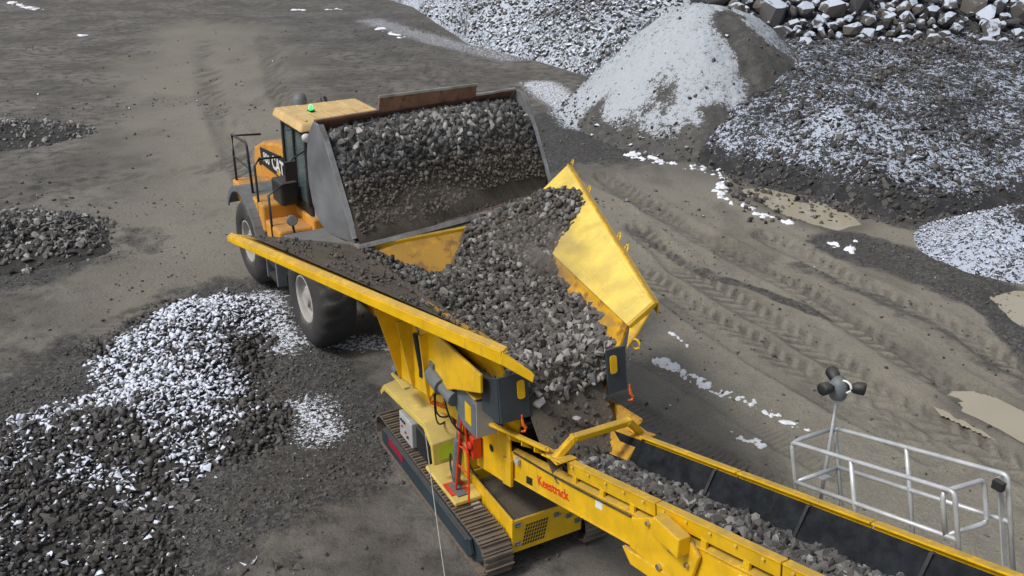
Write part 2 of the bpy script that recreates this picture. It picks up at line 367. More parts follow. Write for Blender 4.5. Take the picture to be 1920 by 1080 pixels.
RUTS=[ # centre line, half width, depth, lug pitch, lug height, kind (0 tyre chevrons, 1 crawler bars, 2 plain groove)
 ([(2.7,26.2),(4.4,21.6),(6.1,17.8),(7.1,14.8),(8.0,12.4),(8.6,10.5)],.34,.05,.34,.035,0),
 ([(3.2,21.6),(3.9,18.8),(5.0,16.6),(5.8,15.0),(6.5,13.1),(7.5,11.3)],.36,.06,.34,.05,0),
 ([(2.0,15.4),(2.6,14.4),(3.4,13.4),(4.0,12.4),(4.7,11.3)],.22,.05,.11,.03,1),
 ([(2.2,26.2),(4.0,22.8),(5.8,19.1),(6.9,16.4),(7.6,13.8),(8.1,12.6)],.30,.06,.4,.0,2),
 ([(1.9,13.2),(3.0,11.7),(3.9,10.8),(4.6,9.9)],.22,.05,.11,.03,1),
 ([(3.2,17.2),(4.3,14.9),(5.3,13.1),(6.2,11.6)],.16,.05,.3,.0,2),
 ([(2.9,18.9),(3.8,16.9),(4.8,15.0),(5.7,13.3),(6.5,11.9)],.30,.045,.34,.035,0),
 ([(6.2,21.2),(7.3,18.4),(8.3,16.2),(9.0,14.2)],.32,.06,.34,.03,0),
 ([(-9.4,13.0),(-8.6,14.4),(-8.0,15.4),(-7.4,16.6)],.36,.03,.26,.03,0),
 ([(-5.3,21),(-8.5,28),(-12,37),(-17,52)],.45,.06,.36,.04,0),
 ([(-3.4,22),(-6,29),(-9.5,38),(-14,54)],.45,.06,.36,.04,0),
 ([(-13,25),(-9,27),(-5,33),(-2,40)],.4,.05,.36,.03,0),
 ([(-24,43),(-16,38),(-10,36),(-4,37)],.4,.05,.3,.03,2),
 ([(.5,30),(-1.5,36),(-4,44),(-9,56)],.4,.05,.36,.03,0),
]
PUD=[[(6.3,24.9),(7.1,25.1),(7.9,24.3),(8.7,22.9),(8.8,22.0),(8.1,21.4),(7.5,22.0),(6.9,23.2)],
     [(7.2,13.0),(7.6,13.3),(8.5,12.7),(9.4,11.9),(9.0,11.4),(8.1,11.9),(7.6,12.4)],
     [(9.9,17.5),(10.6,17.7),(11.8,17.2),(11.6,15.6),(10.5,15.3),(9.9,16.2)]]
HEAP=[(-5.6,16.9),(-6.0,15.5),(-6.1,14.2),(-6.6,12.7),(-8.4,11.3),(-11,10)]
HPOLY=[(-8.0,15.3),(-7.2,17.2),(-6.2,18.2),(-5.0,17.2),(-4.5,15.9),(-3.9,14.2),(-3.2,12.6),(-3.0,11.6),(-3.7,10.9),(-3.2,9.9),(-2.3,9.1),(-2.3,6.5),(-13.5,6.5),(-13.5,12.3),(-9.5,12.5),(-8.1,12.7),(-7.4,13.5)]
def heap_in(x,y):
    wx=x+.9*fbm(x*.9,y*.9,45,3); wy=y+.9*fbm(x*.9,y*.9,46,3); d,_,_=seg_dist(wx,wy,HPOLY+[HPOLY[0]]); return np.where(in_poly(wx,wy,HPOLY),d,-d)
def h_heap(x,y):
    t=heap_in(x,y); e=1-.65*sm(12.8,10.6,y)*sm(-7.4,-5.0,x); return -.10+.36*sm(-.25,1.7,t)*e*sm(7.5,9.5,y+1.5)+.14*fbm(x*1.1,y*1.1,41,3)+.07*fbm(x*3,y*3,47,2)
def h_heap_old(x,y):
    d,s,_=seg_dist(x,y,HEAP); d2,_,_=seg_dist(x,y,[(-5.6,13.4),(-4.9,12.2),(-5.6,10.6),(-6.2,8.8)])
    return .52*np.exp(-(d/1.12)**2)+.30*np.exp(-(d2/1.25)**2)+.16*fbm(x*1.1,y*1.1,41,3)-.16
def h_heapL(x,y):
    dx=x+12.6; dy=y-20.6; r=np.sqrt((dx/3.1)**2+(dy/2.3)**2+.01); return .62*(1-r)+.15*fbm(x*.9,y*.9,43,3)
def h_heapF(x,y):
    dx=x+18.2; dy=y-31.2; r=np.sqrt((dx/3.6)**2+(dy/2.0)**2+.01); return .40*(1-r)+.12*fbm(x*.9,y*.9,44,3)
def mud_zone(x,y):
    e=x-(1.2+.0*y)-np.interp(y,[8,14,18,24,30],[-.2,.6,.6,.4,.2]); m=sm(-.6,1.0,e+1.2*fbm(x*.5,y*.5,51,3))*sm(30,23,y+2*fbm(x*.4,y*.4,52,3)); d,_,_=seg_dist(x,y,[(-5.5,20),(-9,30),(-13,40),(-17,56)]); return np.maximum(m,.8*sm(5.5,1.5,d+5*fbm(x*.3,y*.2,53,3)))
def ground_h(x,y):
    h=.10*fbm(x*.25,y*.25,1,3)+.05*fbm(x*1.1,y*1.1,2,3)+.022*fbm(x*4,y*4,3,3)*sm(60,20,y)
    wx=x+.22*fbm(x*.7,y*.7,61,2); wy=y+.22*fbm(x*.7,y*.7,62,2)
    for pts,w,dep,pit,lug,k in RUTS:
        d,s,side=seg_dist(wx,wy,pts); fade=.45+.9*np.clip(fbm(x*.8,y*.8,int(w*1000)+k,2)+.3,0,1)
        m=sm(w*1.25,w*.8,d)*fade
        h=h-m*dep+np.exp(-((d-w*1.35)/(.10+w*.12))**2)*dep*.55*fade
        if lug:
            lug=lug*1.5; ph=s/pit+(np.abs(side)/pit*.9 if k==0 else 0)+(.5*(side>0) if k==0 else 0)
            if k==0: wave=sm(.1,.35,np.abs((ph%1)-.5))
            else: wave=.5+.5*np.cos(2*math.pi*ph)
            h=h+m*lug*(wave-.5)*sm(-.22,.12,fbm(x*1.5,y*1.5,67,3))
    for q in PUD:
        c=np.mean(q,0); inn=in_poly(wx,wy,q); d,_,_=seg_dist(wx,wy,q+[q[0]]); t=np.where(inn,d,-d)
        h=h*sm(.5,-.3,t)-.055*sm(-.30,.28,t)
    d=np.hypot((x+.4)/1.5,(y-10.9)/2.3); h=h*sm(1,1.6,d)
    return h
def axis(lo,a,b,hi,step,gro):
    m=list(np.arange(a,b,step)); s=step; r=[]; q=b
    while q<hi: r.append(q); s=min(s*gro,12); q+=s
    r.append(hi); s=step; l=[]; q=a-step
    while q>lo: l.append(q); s=min(s*gro,12); q-=s
    l.append(lo); return np.array(l[::-1]+m+r)
def sheet(name,xs,ys,hf,mat,attrs,parent=None,keep=None):
    X,Y=np.meshgrid(xs,ys); Z=hf(X,Y); nx,ny=len(xs),len(ys)
    i=np.arange(nx*ny).reshape(ny,nx); F=np.stack([i[:-1,:-1],i[:-1,1:],i[1:,1:],i[1:,:-1]],-1).reshape(-1,4)
    A={k:(f(X,Y) if callable(f) else np.full(X.shape,f)) for k,f in attrs.items()}
    V=np.stack([X,Y,Z],-1).reshape(-1,3)
    if keep is not None:
        km=keep(X,Y,Z).ravel(); F=F[km[F].any(1)]; used=np.unique(F); re=np.full(len(V),-1); re[used]=np.arange(len(used)); F=re[F]; V=V[used]; A={k:a.ravel()[used] for k,a in A.items()}
    return link(name,arr_mesh(name,V,F,A),mat,parent,smooth=True)
SNOWP=[([(2.6,14.75),(3.1,14.15),(3.45,13.6),(3.9,13.2),(4.2,12.85),(4.7,12.35)],.11,.58),([(3.4,12.3),(3.6,12.15),(3.8,11.95)],.09,.60),
 ([(6.2,25.9),(5.7,24.3),(6.6,22.6),(7.1,22.0)],.20,.46),([(7.5,20.6),(7.9,20.1),(8.3,20.7)],.18,.42),([(3.9,28.6),(4.8,27.6)],.3,.5),([(5.6,27.2),(6.4,26.4)],.4,.52),
 ([(-37,70.9),(-33,66.7)],.35,.75),([(-25.7,54.2),(-24.6,54.4)],.3,.8),([(-15,66.6),(-12,67)],.4,.6),([(-8,57),(-6,53)],.3,.5),
 ([(3.0,15.8),(3.3,15.2)],.05,.52)]
SNOWL=[([(-9,61),(-4,52),(0,46.5)],1.1,.44),([(1.2,40),(2.2,36),(2.6,32.5)],.9,.55)]
def g_snow(x,y):
    wx=x+.35*fbm(x*2.2,y*2.2,71,3)*np.clip(y/20,.35,1); wy=y+.35*fbm(x*2.2,y*2.2,72,3)*np.clip(y/20,.35,1); s=np.zeros(x.shape)
    for pts,w,a in SNOWL:
        d,_,_=seg_dist(wx,wy,pts); s=np.maximum(s,a*sm(w*1.7,w*.55,d))
    d,_,_=seg_dist(wx,wy,[(-5.2,17.3),(-4.9,16.4),(-4.3,15.4)]); s=np.maximum(s,.56*sm(1.15,.15,d))
    d,_,_=seg_dist(wx,wy,[(-3.3,13.0),(-3.0,12.3)]); s=np.maximum(s,.54*sm(1.05,.1,d))
    d,_,_=seg_dist(wx,wy,[(-3.2,15.4),(-2.2,15.4)]); s=np.maximum(s,.52*sm(.6,.2,d))
    return s
def g_dark(x,y):
    a=.35*sm(0,-1,mud_zone(x,y)*2-1)
    d,_,_=seg_dist(x,y,HEAP); a=a+.65*sm(3.2,1.0,d)
    d,_,_=seg_dist(x,y,[(-4.5,16),(-3,13),(-2.6,11.5),(-4,10.3),(-5,8.5)]); a=a+.55*sm(1.3,.3,d)
    d,_,_=seg_dist(x,y,[(-14,19.5),(-11,19.5),(-9.5,20.5)]); a=a+.5*sm(2.4,.8,d)
    d=y-np.interp(x,RS[:,0],RS[:,1]); a=a+.75*sm(-2.2,-.2,d)*sm(4,8,x)
    d,_,_=seg_dist(x,y,[(8.0,20.4),(9.4,18.8),(9.8,17.8)]); a=a+.8*sm(1.6,.5,d)
    d,_,_=seg_dist(x,y,[(6.4,19.1),(7.5,17.4),(8.2,15.4),(8.8,13.4)]); a=a+.5*sm(.55,.15,d)
    d,_,_=seg_dist(x,y,[(4.7,18.3),(5.5,17.4),(6.2,16.4)]); a=a+.6*sm(.3,.08,d)
    d,_,_=seg_dist(x,y,[(3.0,21.6),(3.9,19.5),(4.4,18.5)]); a=a+.5*sm(.4,.1,d)
    d,_,_=seg_dist(x,y,[(9.9,17.6),(9.5,15.8),(9.4,14.6)]); a=a+.7*sm(.6,.2,d)
    a=a+.5*sm(5,1,np.hypot(x-2.5,y-30)/1.3)
    return np.clip(a,0,1.2)
def g_wet(x,y):
    a=.35*sm(.1,.4,fbm(x*.22,y*.22,81,3))
    for q in PUD: d,_,_=seg_dist(x,y,q+[q[0]]); a=np.maximum(a,sm(.7,.0,d)*.9)
    a=np.maximum(a,.6*sm(1.5,.5,np.hypot((x+2.5)/1.0,(y-15)/2)))
    a=np.maximum(a,.55*sm(14,3,np.hypot(x+8,(y-58)/1.2)))
    return a
def snow_patch(pts,w,a,label):
    w=w*.8
    P=np.array(pts); far=P[:,1].mean(); st=.022 if far<18 else (.05 if far<32 else .11); r=w*2.2+.1
    xs=np.arange(P[:,0].min()-r,P[:,0].max()+r,st); ys=np.arange(P[:,1].min()-r,P[:,1].max()+r,st); f=1. if far<18 else (.55 if far<32 else .25)
    def m(x,y):
        wx=x+.9*w*fbm(x*4*f,y*4*f,171,3); wy=y+.9*w*fbm(x*4*f,y*4*f,172,3); d,s,_=seg_dist(wx,wy,pts)
        return sm(w*2.0,w*.1,d)*(.44+.34*a)+2.3*fbm(x*13*f,y*13*f,173,3)*sm(w*2.1,w*1.2,d)+.9*fbm(x*3*f,y*3*f,174,2)-.06
    o=sheet('snow_patch',xs,ys,lambda x,y:ground_h(x,y)-.006+.09*np.clip(m(x,y)-.5,-.3,.45)*(1 if far<18 else 2),SNOW,{},keep=lambda x,y,z:m(x,y)>.48)
    tag(o,label,'snow',kind='stuff')
def g_damp(x,y):
    wx=x+.22*fbm(x*.7,y*.7,61,2); wy=y+.22*fbm(x*.7,y*.7,62,2); a=np.zeros(x.shape)
    for pts,w,dep,pit,lug,k in RUTS:
        d,s,side=seg_dist(wx,wy,pts); f=.25+np.clip(fbm(x*.6,y*.6,int(w*900)+k,3)*2.2+.35,0,1)
        ph=s/pit+(np.abs(side)/pit*.9+.5*(side>0) if k==0 else 0)
        m=(sm(.36,.22,np.abs((ph%1)-.5)) if k==0 else .5-.5*np.cos(2*math.pi*ph)) if lug else .6
        a=np.maximum(a,f*(sm(w*1.1,w*.8,d)*m*1.1+.55*np.exp(-((d-w*1.1)/.06)**2)))
    return np.clip(a+.5*sm(.16,.28,fbm(x*.9,y*.35,66,4)),0,1)
XS=axis(-420,-9.0,11.0,420,.045,1.035); YS=axis(-60,8.4,19.0,520,.045,1.022)
tag(sheet('ground',XS,YS,ground_h,GROUND,dict(snow=g_snow,mud=mud_zone,dark=g_dark,wet=g_wet,damp=g_damp)),kind='structure')
for i,q in enumerate(PUD):
    a=np.array(q); st=.05 if a[0,1]<30 else .2; LV=-.022
    def wetm(x,y,z):
        d,_,_=seg_dist(x,y,q+[q[0]]); return (ground_h(x,y)<LV+.035)&(in_poly(x,y,q)|(d<.30))
    tag(sheet('puddle',np.arange(a[:,0].min()-.4,a[:,0].max()+.4,st),np.arange(a[:,1].min()-.4,a[:,1].max()+.4,st),lambda x,y:np.full(x.shape,LV),WATER,{},keep=wetm),kind='structure')
for (pts,w,a),lab in zip(SNOWP,('ragged strip of old snow in the ruts right of the hopper','small scrap of snow beside the conveyor','broken snow along the near side of the muddy puddle','snow scraps on the dark gravel right of the puddle','snow patch at the foot of the sand mound','snow patch between mound and puddle','thin snow streak in the far left corner','small snow patch on the far left yard','snow scraps on the yard above the loader','snow scraps left of the gravel bank','thin snow streak above the long strip')): snow_patch(pts,w,a,lab)
# stockpiles and banks
def m_snow(x,y):
    s=.72+.40*fbm(x*.5,y*.5,91,4)
    s=s-.25*sm(29.0,26.6,y+.8*fbm(x,y,92,2))-.85*sm(.0,.26,fbm(x*.55+2.2,y*.55,97,5))*sm(32.2,29.6,y+.6*fbm(x,y,98,2))
    s=s-.45*sm(8.6,10.5,x+1.2*fbm(x*.6,y*.6,93,2))
    return np.clip(s,0,1)
def m_dark(x,y):
    wx=x+1.1*fbm(x*.9,y*.9,95,5); wy=y+1.3*fbm(x*.9,y*.9,96,5); s=np.zeros(x.shape)
    for pts,w in (([(7.3,32.6),(8.1,31.7),(8.3,30.6),(8.0,29.4),(7.9,28.0),(8.3,27.0)],.40),([(3.6,28.9),(4.6,28.2),(5.9,27.9),(7.4,27.6)],.50),([(2.7,31.4),(3.3,29.8)],.35),([(9.3,31.5),(9.6,29.5)],.3)):
        d,_,_=seg_dist(wx,wy,pts); s=np.maximum(s,1.1*sm(w*2.6,w*.1,d))
    return s
o=sheet('sand_mound',np.arange(-.5,16,.08),np.arange(25.5,43,.08),h_mound,M_MOUND,dict(snow=m_snow,dark=m_dark),keep=lambda x,y,z:z>-.35)
tag(o,'tall rounded sand mound under smooth snow, with dark bare streaks','mound'); MOUND=o
def r_snow(x,y):
    d=y-np.interp(x,RS[:,0],RS[:,1]); s=.42+.26*fbm(x*.33,y*.33,101,4)+.45*fbm(x*1.5,y*1.5,102,3)
    return np.clip(s-.4*sm(1.6,.2,d)-.06*sm(.30,.46,fbm(x*.22+3,y*.22,103,3)+.3),0,1)
o=sheet('gravel_slope',axis(2,4,22,70,.11,1.06),np.arange(20.5,40,.11),h_right,M_SLOPE,dict(snow=r_snow,dark=0.),keep=lambda x,y,z:z>-.4)
tag(o,'broad dark gravel slope speckled with snow below the boulder pile','slope'); SLOPE=o
o=sheet('gravel_bank',np.arange(-30,14,.16),np.arange(37,86,.16),h_left,M_BANK,dict(snow=lambda x,y:np.clip(.58+.6*fbm(x*.25,y*.25,111,3),0,1),dark=0.),keep=lambda x,y,z:z>-.4)
tag(o,'snow dusted gravel bank behind the loader, left of the sand mound','bank'); BANK=o
o=sheet('small_gravel_pile',np.arange(9,16,.06),np.arange(17,24,.06),h_small,M_SLOPE,dict(snow=lambda x,y:np.clip(.66+.2*fbm(x*2,y*2,121,3)-.75*sm(.55,.2,np.hypot((x-12.1)/1.5,(y-19.9)/1.3)+.3*fbm(x*1.5,y*1.5,122,2))-.5*sm(18.3,17.7,y),0,1),dark=0.),keep=lambda x,y,z:z>-.2)
tag(o,'small dark gravel pile with a snowy rim at the right edge','pile'); SMALL=o
# boulder pile above the slope
bp=sheet('boulder_pile',np.arange(7,60,.5),np.arange(34,60,.5),lambda x,y:h_boul(x,y)-.5,M_SLOPE,dict(snow=.2,dark=0.))
tag(bp,'pile of big blasted boulders with snow on top along the far edge','boulder pile')
P=[];S=[];
for k in range(4200):
    x=RNG.uniform(8.2,24); y=34.6+RNG.uniform(0,1)**1.3*9; s=RNG.choice([RNG.uniform(.32,.65),RNG.uniform(.6,1.0),RNG.uniform(.9,1.35)],p=[.45,.42,.13])
    if all((x-a)**2+(y-b)**2>(.36*(s+c))**2 for (a,b,_),c in zip(P,S)): P.append((x,y,float(h_boul(np.array(x),np.array(y)))-.3+.12*s)); S.append(s)
P=np.array(P);S=np.array(S)*1.12
stones(P,S,RNG.uniform(.2,.9,len(P)),RNG.choice([.45,.58,.66,.74],len(P)),RNG.choice([0,0,.25,.5],len(P)),bp,nmax=290,name='boulder',restname='small_boulders',lib=BOULDERS)
def scatter_on(hf,n,box,size,dens,tone=(.1,.7),snow=None,dust=(0,.3),sink=.25,gh=None):
    x=RNG.uniform(box[0],box[1],n); y=RNG.uniform(box[2],box[3],n); k=RNG.uniform(0,1,n)<dens(x,y); x,y=x[k],y[k]
    z=hf(x,y); S=size[0]*(size[1]/size[0])**(RNG.uniform(0,1,len(x))**1.8)
    P=np.stack([x,y,z+S*(.5-sink)*.55],1); sn=snow(x,y) if snow else np.zeros(len(x))
    return P,S,RNG.uniform(*tone,len(x)),sn,RNG.uniform(*dust,len(x))
stones(*scatter_on(h_mound,5200,(1.0,14,26,37),(.06,.26),lambda x,y:(h_mound(x,y)>-.05)*(.06+.9*sm(1.1,.1,h_mound(x,y)+.8*fbm(x,y,134,2))),tone=(.05,.6),snow=lambda x,y:RNG.choice([0,.3,.5],x.shape)),MOUND,nmax=40,restname='loose_gravel')
gz=lambda x,y:np.maximum(h_right(x,y),ground_h(x,y))
stones(*scatter_on(gz,11000,(6,24,22,36.5),(.08,.32),lambda x,y:.35+.8*sm(-.1,.25,fbm(x*.5,y*.5,131,3)),tone=(.05,.62),snow=lambda x,y:np.clip(r_snow(x,y)*.8,0,.6)),SLOPE,nmax=120,restname='loose_gravel')
stones(*scatter_on(h_left,16000,(-16,8,41,66),(.16,.45),lambda x,y:h_left(x,y)>.05,tone=(.1,.6),snow=lambda x,y:np.clip(.62+.5*fbm(x*.3,y*.3,132,3),0,.75)),BANK,nmax=60,restname='loose_gravel')
stones(*scatter_on(h_small,5000,(9.3,15,17.4,23),(.05,.13),lambda x,y:h_small(x,y)>0,tone=(.05,.5),snow=lambda x,y:np.clip(.62-.6*sm(.8,.4,np.hypot((x-12.1)/1.6,(y-19.9)/1.4)),0,.7)),SMALL,nmax=60,restname='loose_gravel')
# crushed stone heaps on the left
def heap_snow(x,y):
    wx=x+.8*fbm(x*1.2,y*1.2,141,3); wy=y+.8*fbm(x*1.2,y*1.2,142,3); s=np.zeros(x.shape)
    for pts,w,a in (([(-5.6,15.4),(-5.4,14.4)],.6,.58),([(-5.9,17.0),(-6.4,15.6),(-6.7,14.8)],.9,.74),([(-6.7,14.6),(-6.0,13.7),(-5.3,13.4)],1.0,.72),([(-5.3,17.4),(-4.9,16.2)],.8,.66),([(-7.0,13.3),(-8.6,12.4),(-10,12.1)],.25,.64),([(-5.6,12.8),(-4.8,12.2),(-4.7,11.5)],.6,.62),([(-6.3,11.2),(-5.6,11.0),(-5.2,10.5)],.28,.6),([(-7.2,11.4),(-7.0,10.6)],.25,.55),([(-3.3,13.0),(-3.0,12.3)],.55,.58)):
        d,_,_=seg_dist(wx,wy,pts); s=np.maximum(s,a*sm(w*1.5,w*.6,d))
    return np.where(s>.2,s+RNG.uniform(-.22,.05,x.shape),RNG.choice([0,0,0,0,0,.42,.55],x.shape)*(y<14)*(fbm(x*1.3,y*1.3,144,3)>-.02))
def heap_dens(x,y): return sm(-.15,.35,heap_in(x,y)+.5*fbm(x*2,y*2,143,3))*(1-.55*sm(12.2,10.4,y)*sm(-6.8,-4.4,x))
o=sheet('stone_heap',np.arange(-13,-1.2,.09),np.arange(6.5,19.5,.09),lambda x,y:h_heap(x,y),M_BASE,dict(snow=-1.,dark=0.),keep=lambda x,y,z:z>-.09)
tag(o,'long heap of crushed stone, snowy on its crest, beside the loader and tracks','stone heap'); H1=o
P,S,t,s,d=scatter_on(h_heap,42000,(-12,-1.6,7.4,18.8),(.075,.22),heap_dens,tone=(.0,.62),snow=heap_snow,dust=(0,.25))
stones(P,S,t,s,d,H1,nmax=300)
o=sheet('stone_heap',np.arange(-17,-8.5,.12),np.arange(17.5,24,.12),h_heapL,M_BASE,dict(snow=-1.,dark=0.),keep=lambda x,y,z:z>-.15)
tag(o,'low heap of grey crushed stone without snow at the left edge','stone heap'); 
stones(*scatter_on(h_heapL,5200,(-16.5,-9,17.8,23.5),(.11,.30),lambda x,y:(h_heapL(x,y)>-.05)*sm(-.08,.2,h_heapL(x,y)+.3*fbm(x*1.5,y*1.5,145,2)),tone=(.2,1.),dust=(0,.4)),o,nmax=200)
o=sheet('stone_heap',np.arange(-23,-13,.15),np.arange(28,35,.15),h_heapF,M_BASE,dict(snow=-1.,dark=0.),keep=lambda x,y,z:z>-.15)
tag(o,'small pale rubble heap farther back on the left','stone heap')
stones(*scatter_on(h_heapF,1700,(-23,-13.6,28.3,34),(.10,.32),lambda x,y:(h_heapF(x,y)>-.05)*.7,tone=(.55,1.),dust=(0,.4)),o,nmax=80)
# loose stones lying on the ground
def gd(x,y):
    m=sm(.45,1.1,g_dark(x,y)+.5*fbm(x*.7,y*.7,151,3)); return np.clip(m+.03+.10*sm(.1,.3,fbm(x*.5,y*.5,152,3)),0,1)
P,S,t,s,d=scatter_on(ground_h,60000,(-11,11,8,24),(.03,.11),lambda x,y:gd(x,y)*(np.hypot((x+.4)/1.4,(y-10.9)/2.2)>.7),tone=(.1,.65),snow=lambda x,y:np.clip(g_snow(x,y),0,.62)*(RNG.uniform(0,1,x.shape)<.7)+.5*(RNG.uniform(0,1,x.shape)<.02),dust=(.0,.6),sink=.35)
tag(stone_mass('loose_pebbles',P,S,t,s,d),'dark pebbles and stone chips strewn over the yard','gravel',kind='stuff')
P,S,t,s,d=scatter_on(ground_h,16000,(-26,13,22,60),(.05,.2),lambda x,y:.03+gd(x,y)*.35+.5*sm(.12,.25,fbm(x*.22,y*.3,153,4)),tone=(.1,.8),snow=lambda x,y:.55*(RNG.uniform(0,1,x.shape)<.12),dust=(.2,.7),sink=.35)
tag(stone_mass('far_pebbles',P,S,t,s,d),'scattered stones over the far part of the yard','gravel',kind='stuff')
# ---------------------------------------------------------------- wheel loader (local x = forward, y = its left, z = up; origin under the front axle)
LO=thing('wheel_loader','ochre wheel loader with dusty tyres tipping its full bucket into the hopper','loader',(-2.411,16.114,0),R(-59))
TR,TW=.92,.74
def tyre_groove(k,j):
    if j in (5,6,7): return -.022 if (k%4==0) else 0
    if j in (8,): return -.03 if (k%4 in(0,)) else .004
    if j in (9,10,11): return -.022 if ((k+2)%4==0) else 0
    return 0
tp=[(.43,.07),(.47,.025),(.60,-.012),(.74,-.008),(.83,.035),(.895,.10),(.915,.16),(.922,.26),(.922,.37),(.922,.48),(.915,.58),(.895,.64),(.83,.705),(.74,.748),(.60,.752),(.47,.715),(.43,.67)]
tyre_me=MB().lathe_y(tp,n=84,fn=tyre_groove).mesh('tyre')
rp=[(.435,.06),(.45,.035),(.425,.03),(.40,.06),(.385,.15),(.33,.19),(.25,.19),(.235,.12),(.20,.10),(.16,.10),(.14,.05),(0.001,.05)]
rm=MB().lathe_y(rp,n=40)
for k in range(14):
    a=2*math.pi*k/14; c=(.29*math.cos(a),.29*math.sin(a)); rm.tube([(c[0],.195,c[1]),(c[0],.165,c[1])],.016,6)
rim_me=rm.mesh('rim')
wheels=[]
for x,side in ((0,-1),(0,1),(-3.5,-1),(-3.5,1)):
    t=link('wheel',tyre_me,TYRE,LO,smooth=True); rr=link('rim',rim_me,RIM,t,smooth=False)
    t.location=(x,side*1.62,TR); t.rotation_euler=(RNG.uniform(-.0,.0),0 if side<0 else 0,0 if side<0 else math.pi)
m=t.modifiers
# rear frame and hood
MB().prism_y([(-4.9,.75),(-1.2,.75),(-1.0,1.1),(-1.2,1.55),(-4.9,1.55)],-.62,.62).build('rear_frame',DARK,LO,.03)
hood=MB().prism_y([(-5.25,1.5),(-3.0,1.5),(-3.0,2.98),(-3.4,2.96),(-4.6,2.72),(-5.15,2.50),(-5.3,2.2)],-.80,.80).build('engine_hood',CATY,LO,.07)
MB().box(-5.32,-5.2,-.6,.6,1.6,2.3).build('radiator_grille',DARK,hood,.02)
MB().lathe_y([(.001,0),(.09,0),(.09,-.02),(.001,-.02)],c=(-4.75,-.80,2.25),n=16).build('hood_vent',DARK,hood)
pl=MB(); pl.plate([(-4.62,-.815,2.22),(-3.02,-.815,2.22),(-3.02,-.815,2.74),(-4.62,-.815,2.60)],.012); pan=pl.build('hood_side_panel',DARK,LO)
lettering('CAT',WHITE,pan,(-3.38,-.829,2.47),(R(90),0,0),.40,bold=.012)
lettering('980',WHITE,pan,(-4.18,-.829,2.44),(R(90),0,0),.30,shear=.2,bold=.006)
MB().plate([(-3.52,-.832,2.27),(-3.2,-.832,2.27),(-3.36,-.832,2.40)],.004).build('logo_triangle',YEL,pan)
MB().box(-5.55,-5.15,-1.2,1.2,.85,1.5).build('counterweight',CATY,LO,.08)
MB().lathe_z([(.001,.42),(.10,.40),(.14,.30),(.14,.05),(.09,0),(.09,-.9),(.001,-.9)],c=(-3.15,-.30,3.55),n=18).build('air_intake',GREY,LO,smooth=True)
MB().tube([(-3.5,.35,2.8),(-3.5,.35,3.6),(-3.6,.35,3.72)],.07,10).build('exhaust_stack',DARK,LO)
# rear fenders
def fender(y0,y1,cx,r,a0,a1,t=.03,n=14):
    mb=MB(); P=[]
    for k in range(n+1):
        a=R(a0+(a1-a0)*k/n); P.append((cx+r*math.cos(a),TR+r*math.sin(a)))
    for (x0,z0),(x1,z1) in zip(P[:-1],P[1:]):
        mb.plate([(x0,y0,z0),(x1,y0,z1),(x1,y1,z1),(x0,y1,z0)],t)
    return mb
for s in (-1,1):
    ya,yb=(-1.68,-.82) if s<0 else (.82,1.68)
    f=fender(ya,yb,-3.5,1.16,12,150).build('rear_fender',GREY,LO)
    yl=-1.685 if s<0 else 1.655
    lip=MB()
    for k in range(14):
        a=R(12+138*k/14);b=R(12+138*(k+1)/14)
        lip.plate([(-3.5+1.08*math.cos(a),yl,TR+1.08*math.sin(a)),(-3.5+1.17*math.cos(a),yl,TR+1.17*math.sin(a)),(-3.5+1.17*math.cos(b),yl,TR+1.17*math.sin(b)),(-3.5+1.08*math.cos(b),yl,TR+1.08*math.sin(b))],.03)
    lip.build('fender_lip',GREY,f)
    # front fender: slab over the tyre with turned-down ends
    q=MB(); q.plate([(-.62,s*1.66,1.98),(.46,s*1.66,2.03),(.46,s*.80,2.03),(-.62,s*.80,1.98)],-.05*s if False else .05); q.plate([(-.62,s*1.66,1.98),(-.62,s*.80,1.98),(-1.0,s*.80,1.66),(-1.0,s*1.66,1.66)],.045); q.plate([(.46,s*1.66,2.03),(.46,s*.80,2.03),(.66,s*.80,1.90),(.66,s*1.66,1.90)],.045)
    q.build('front_fender',GREY,LO,.015)
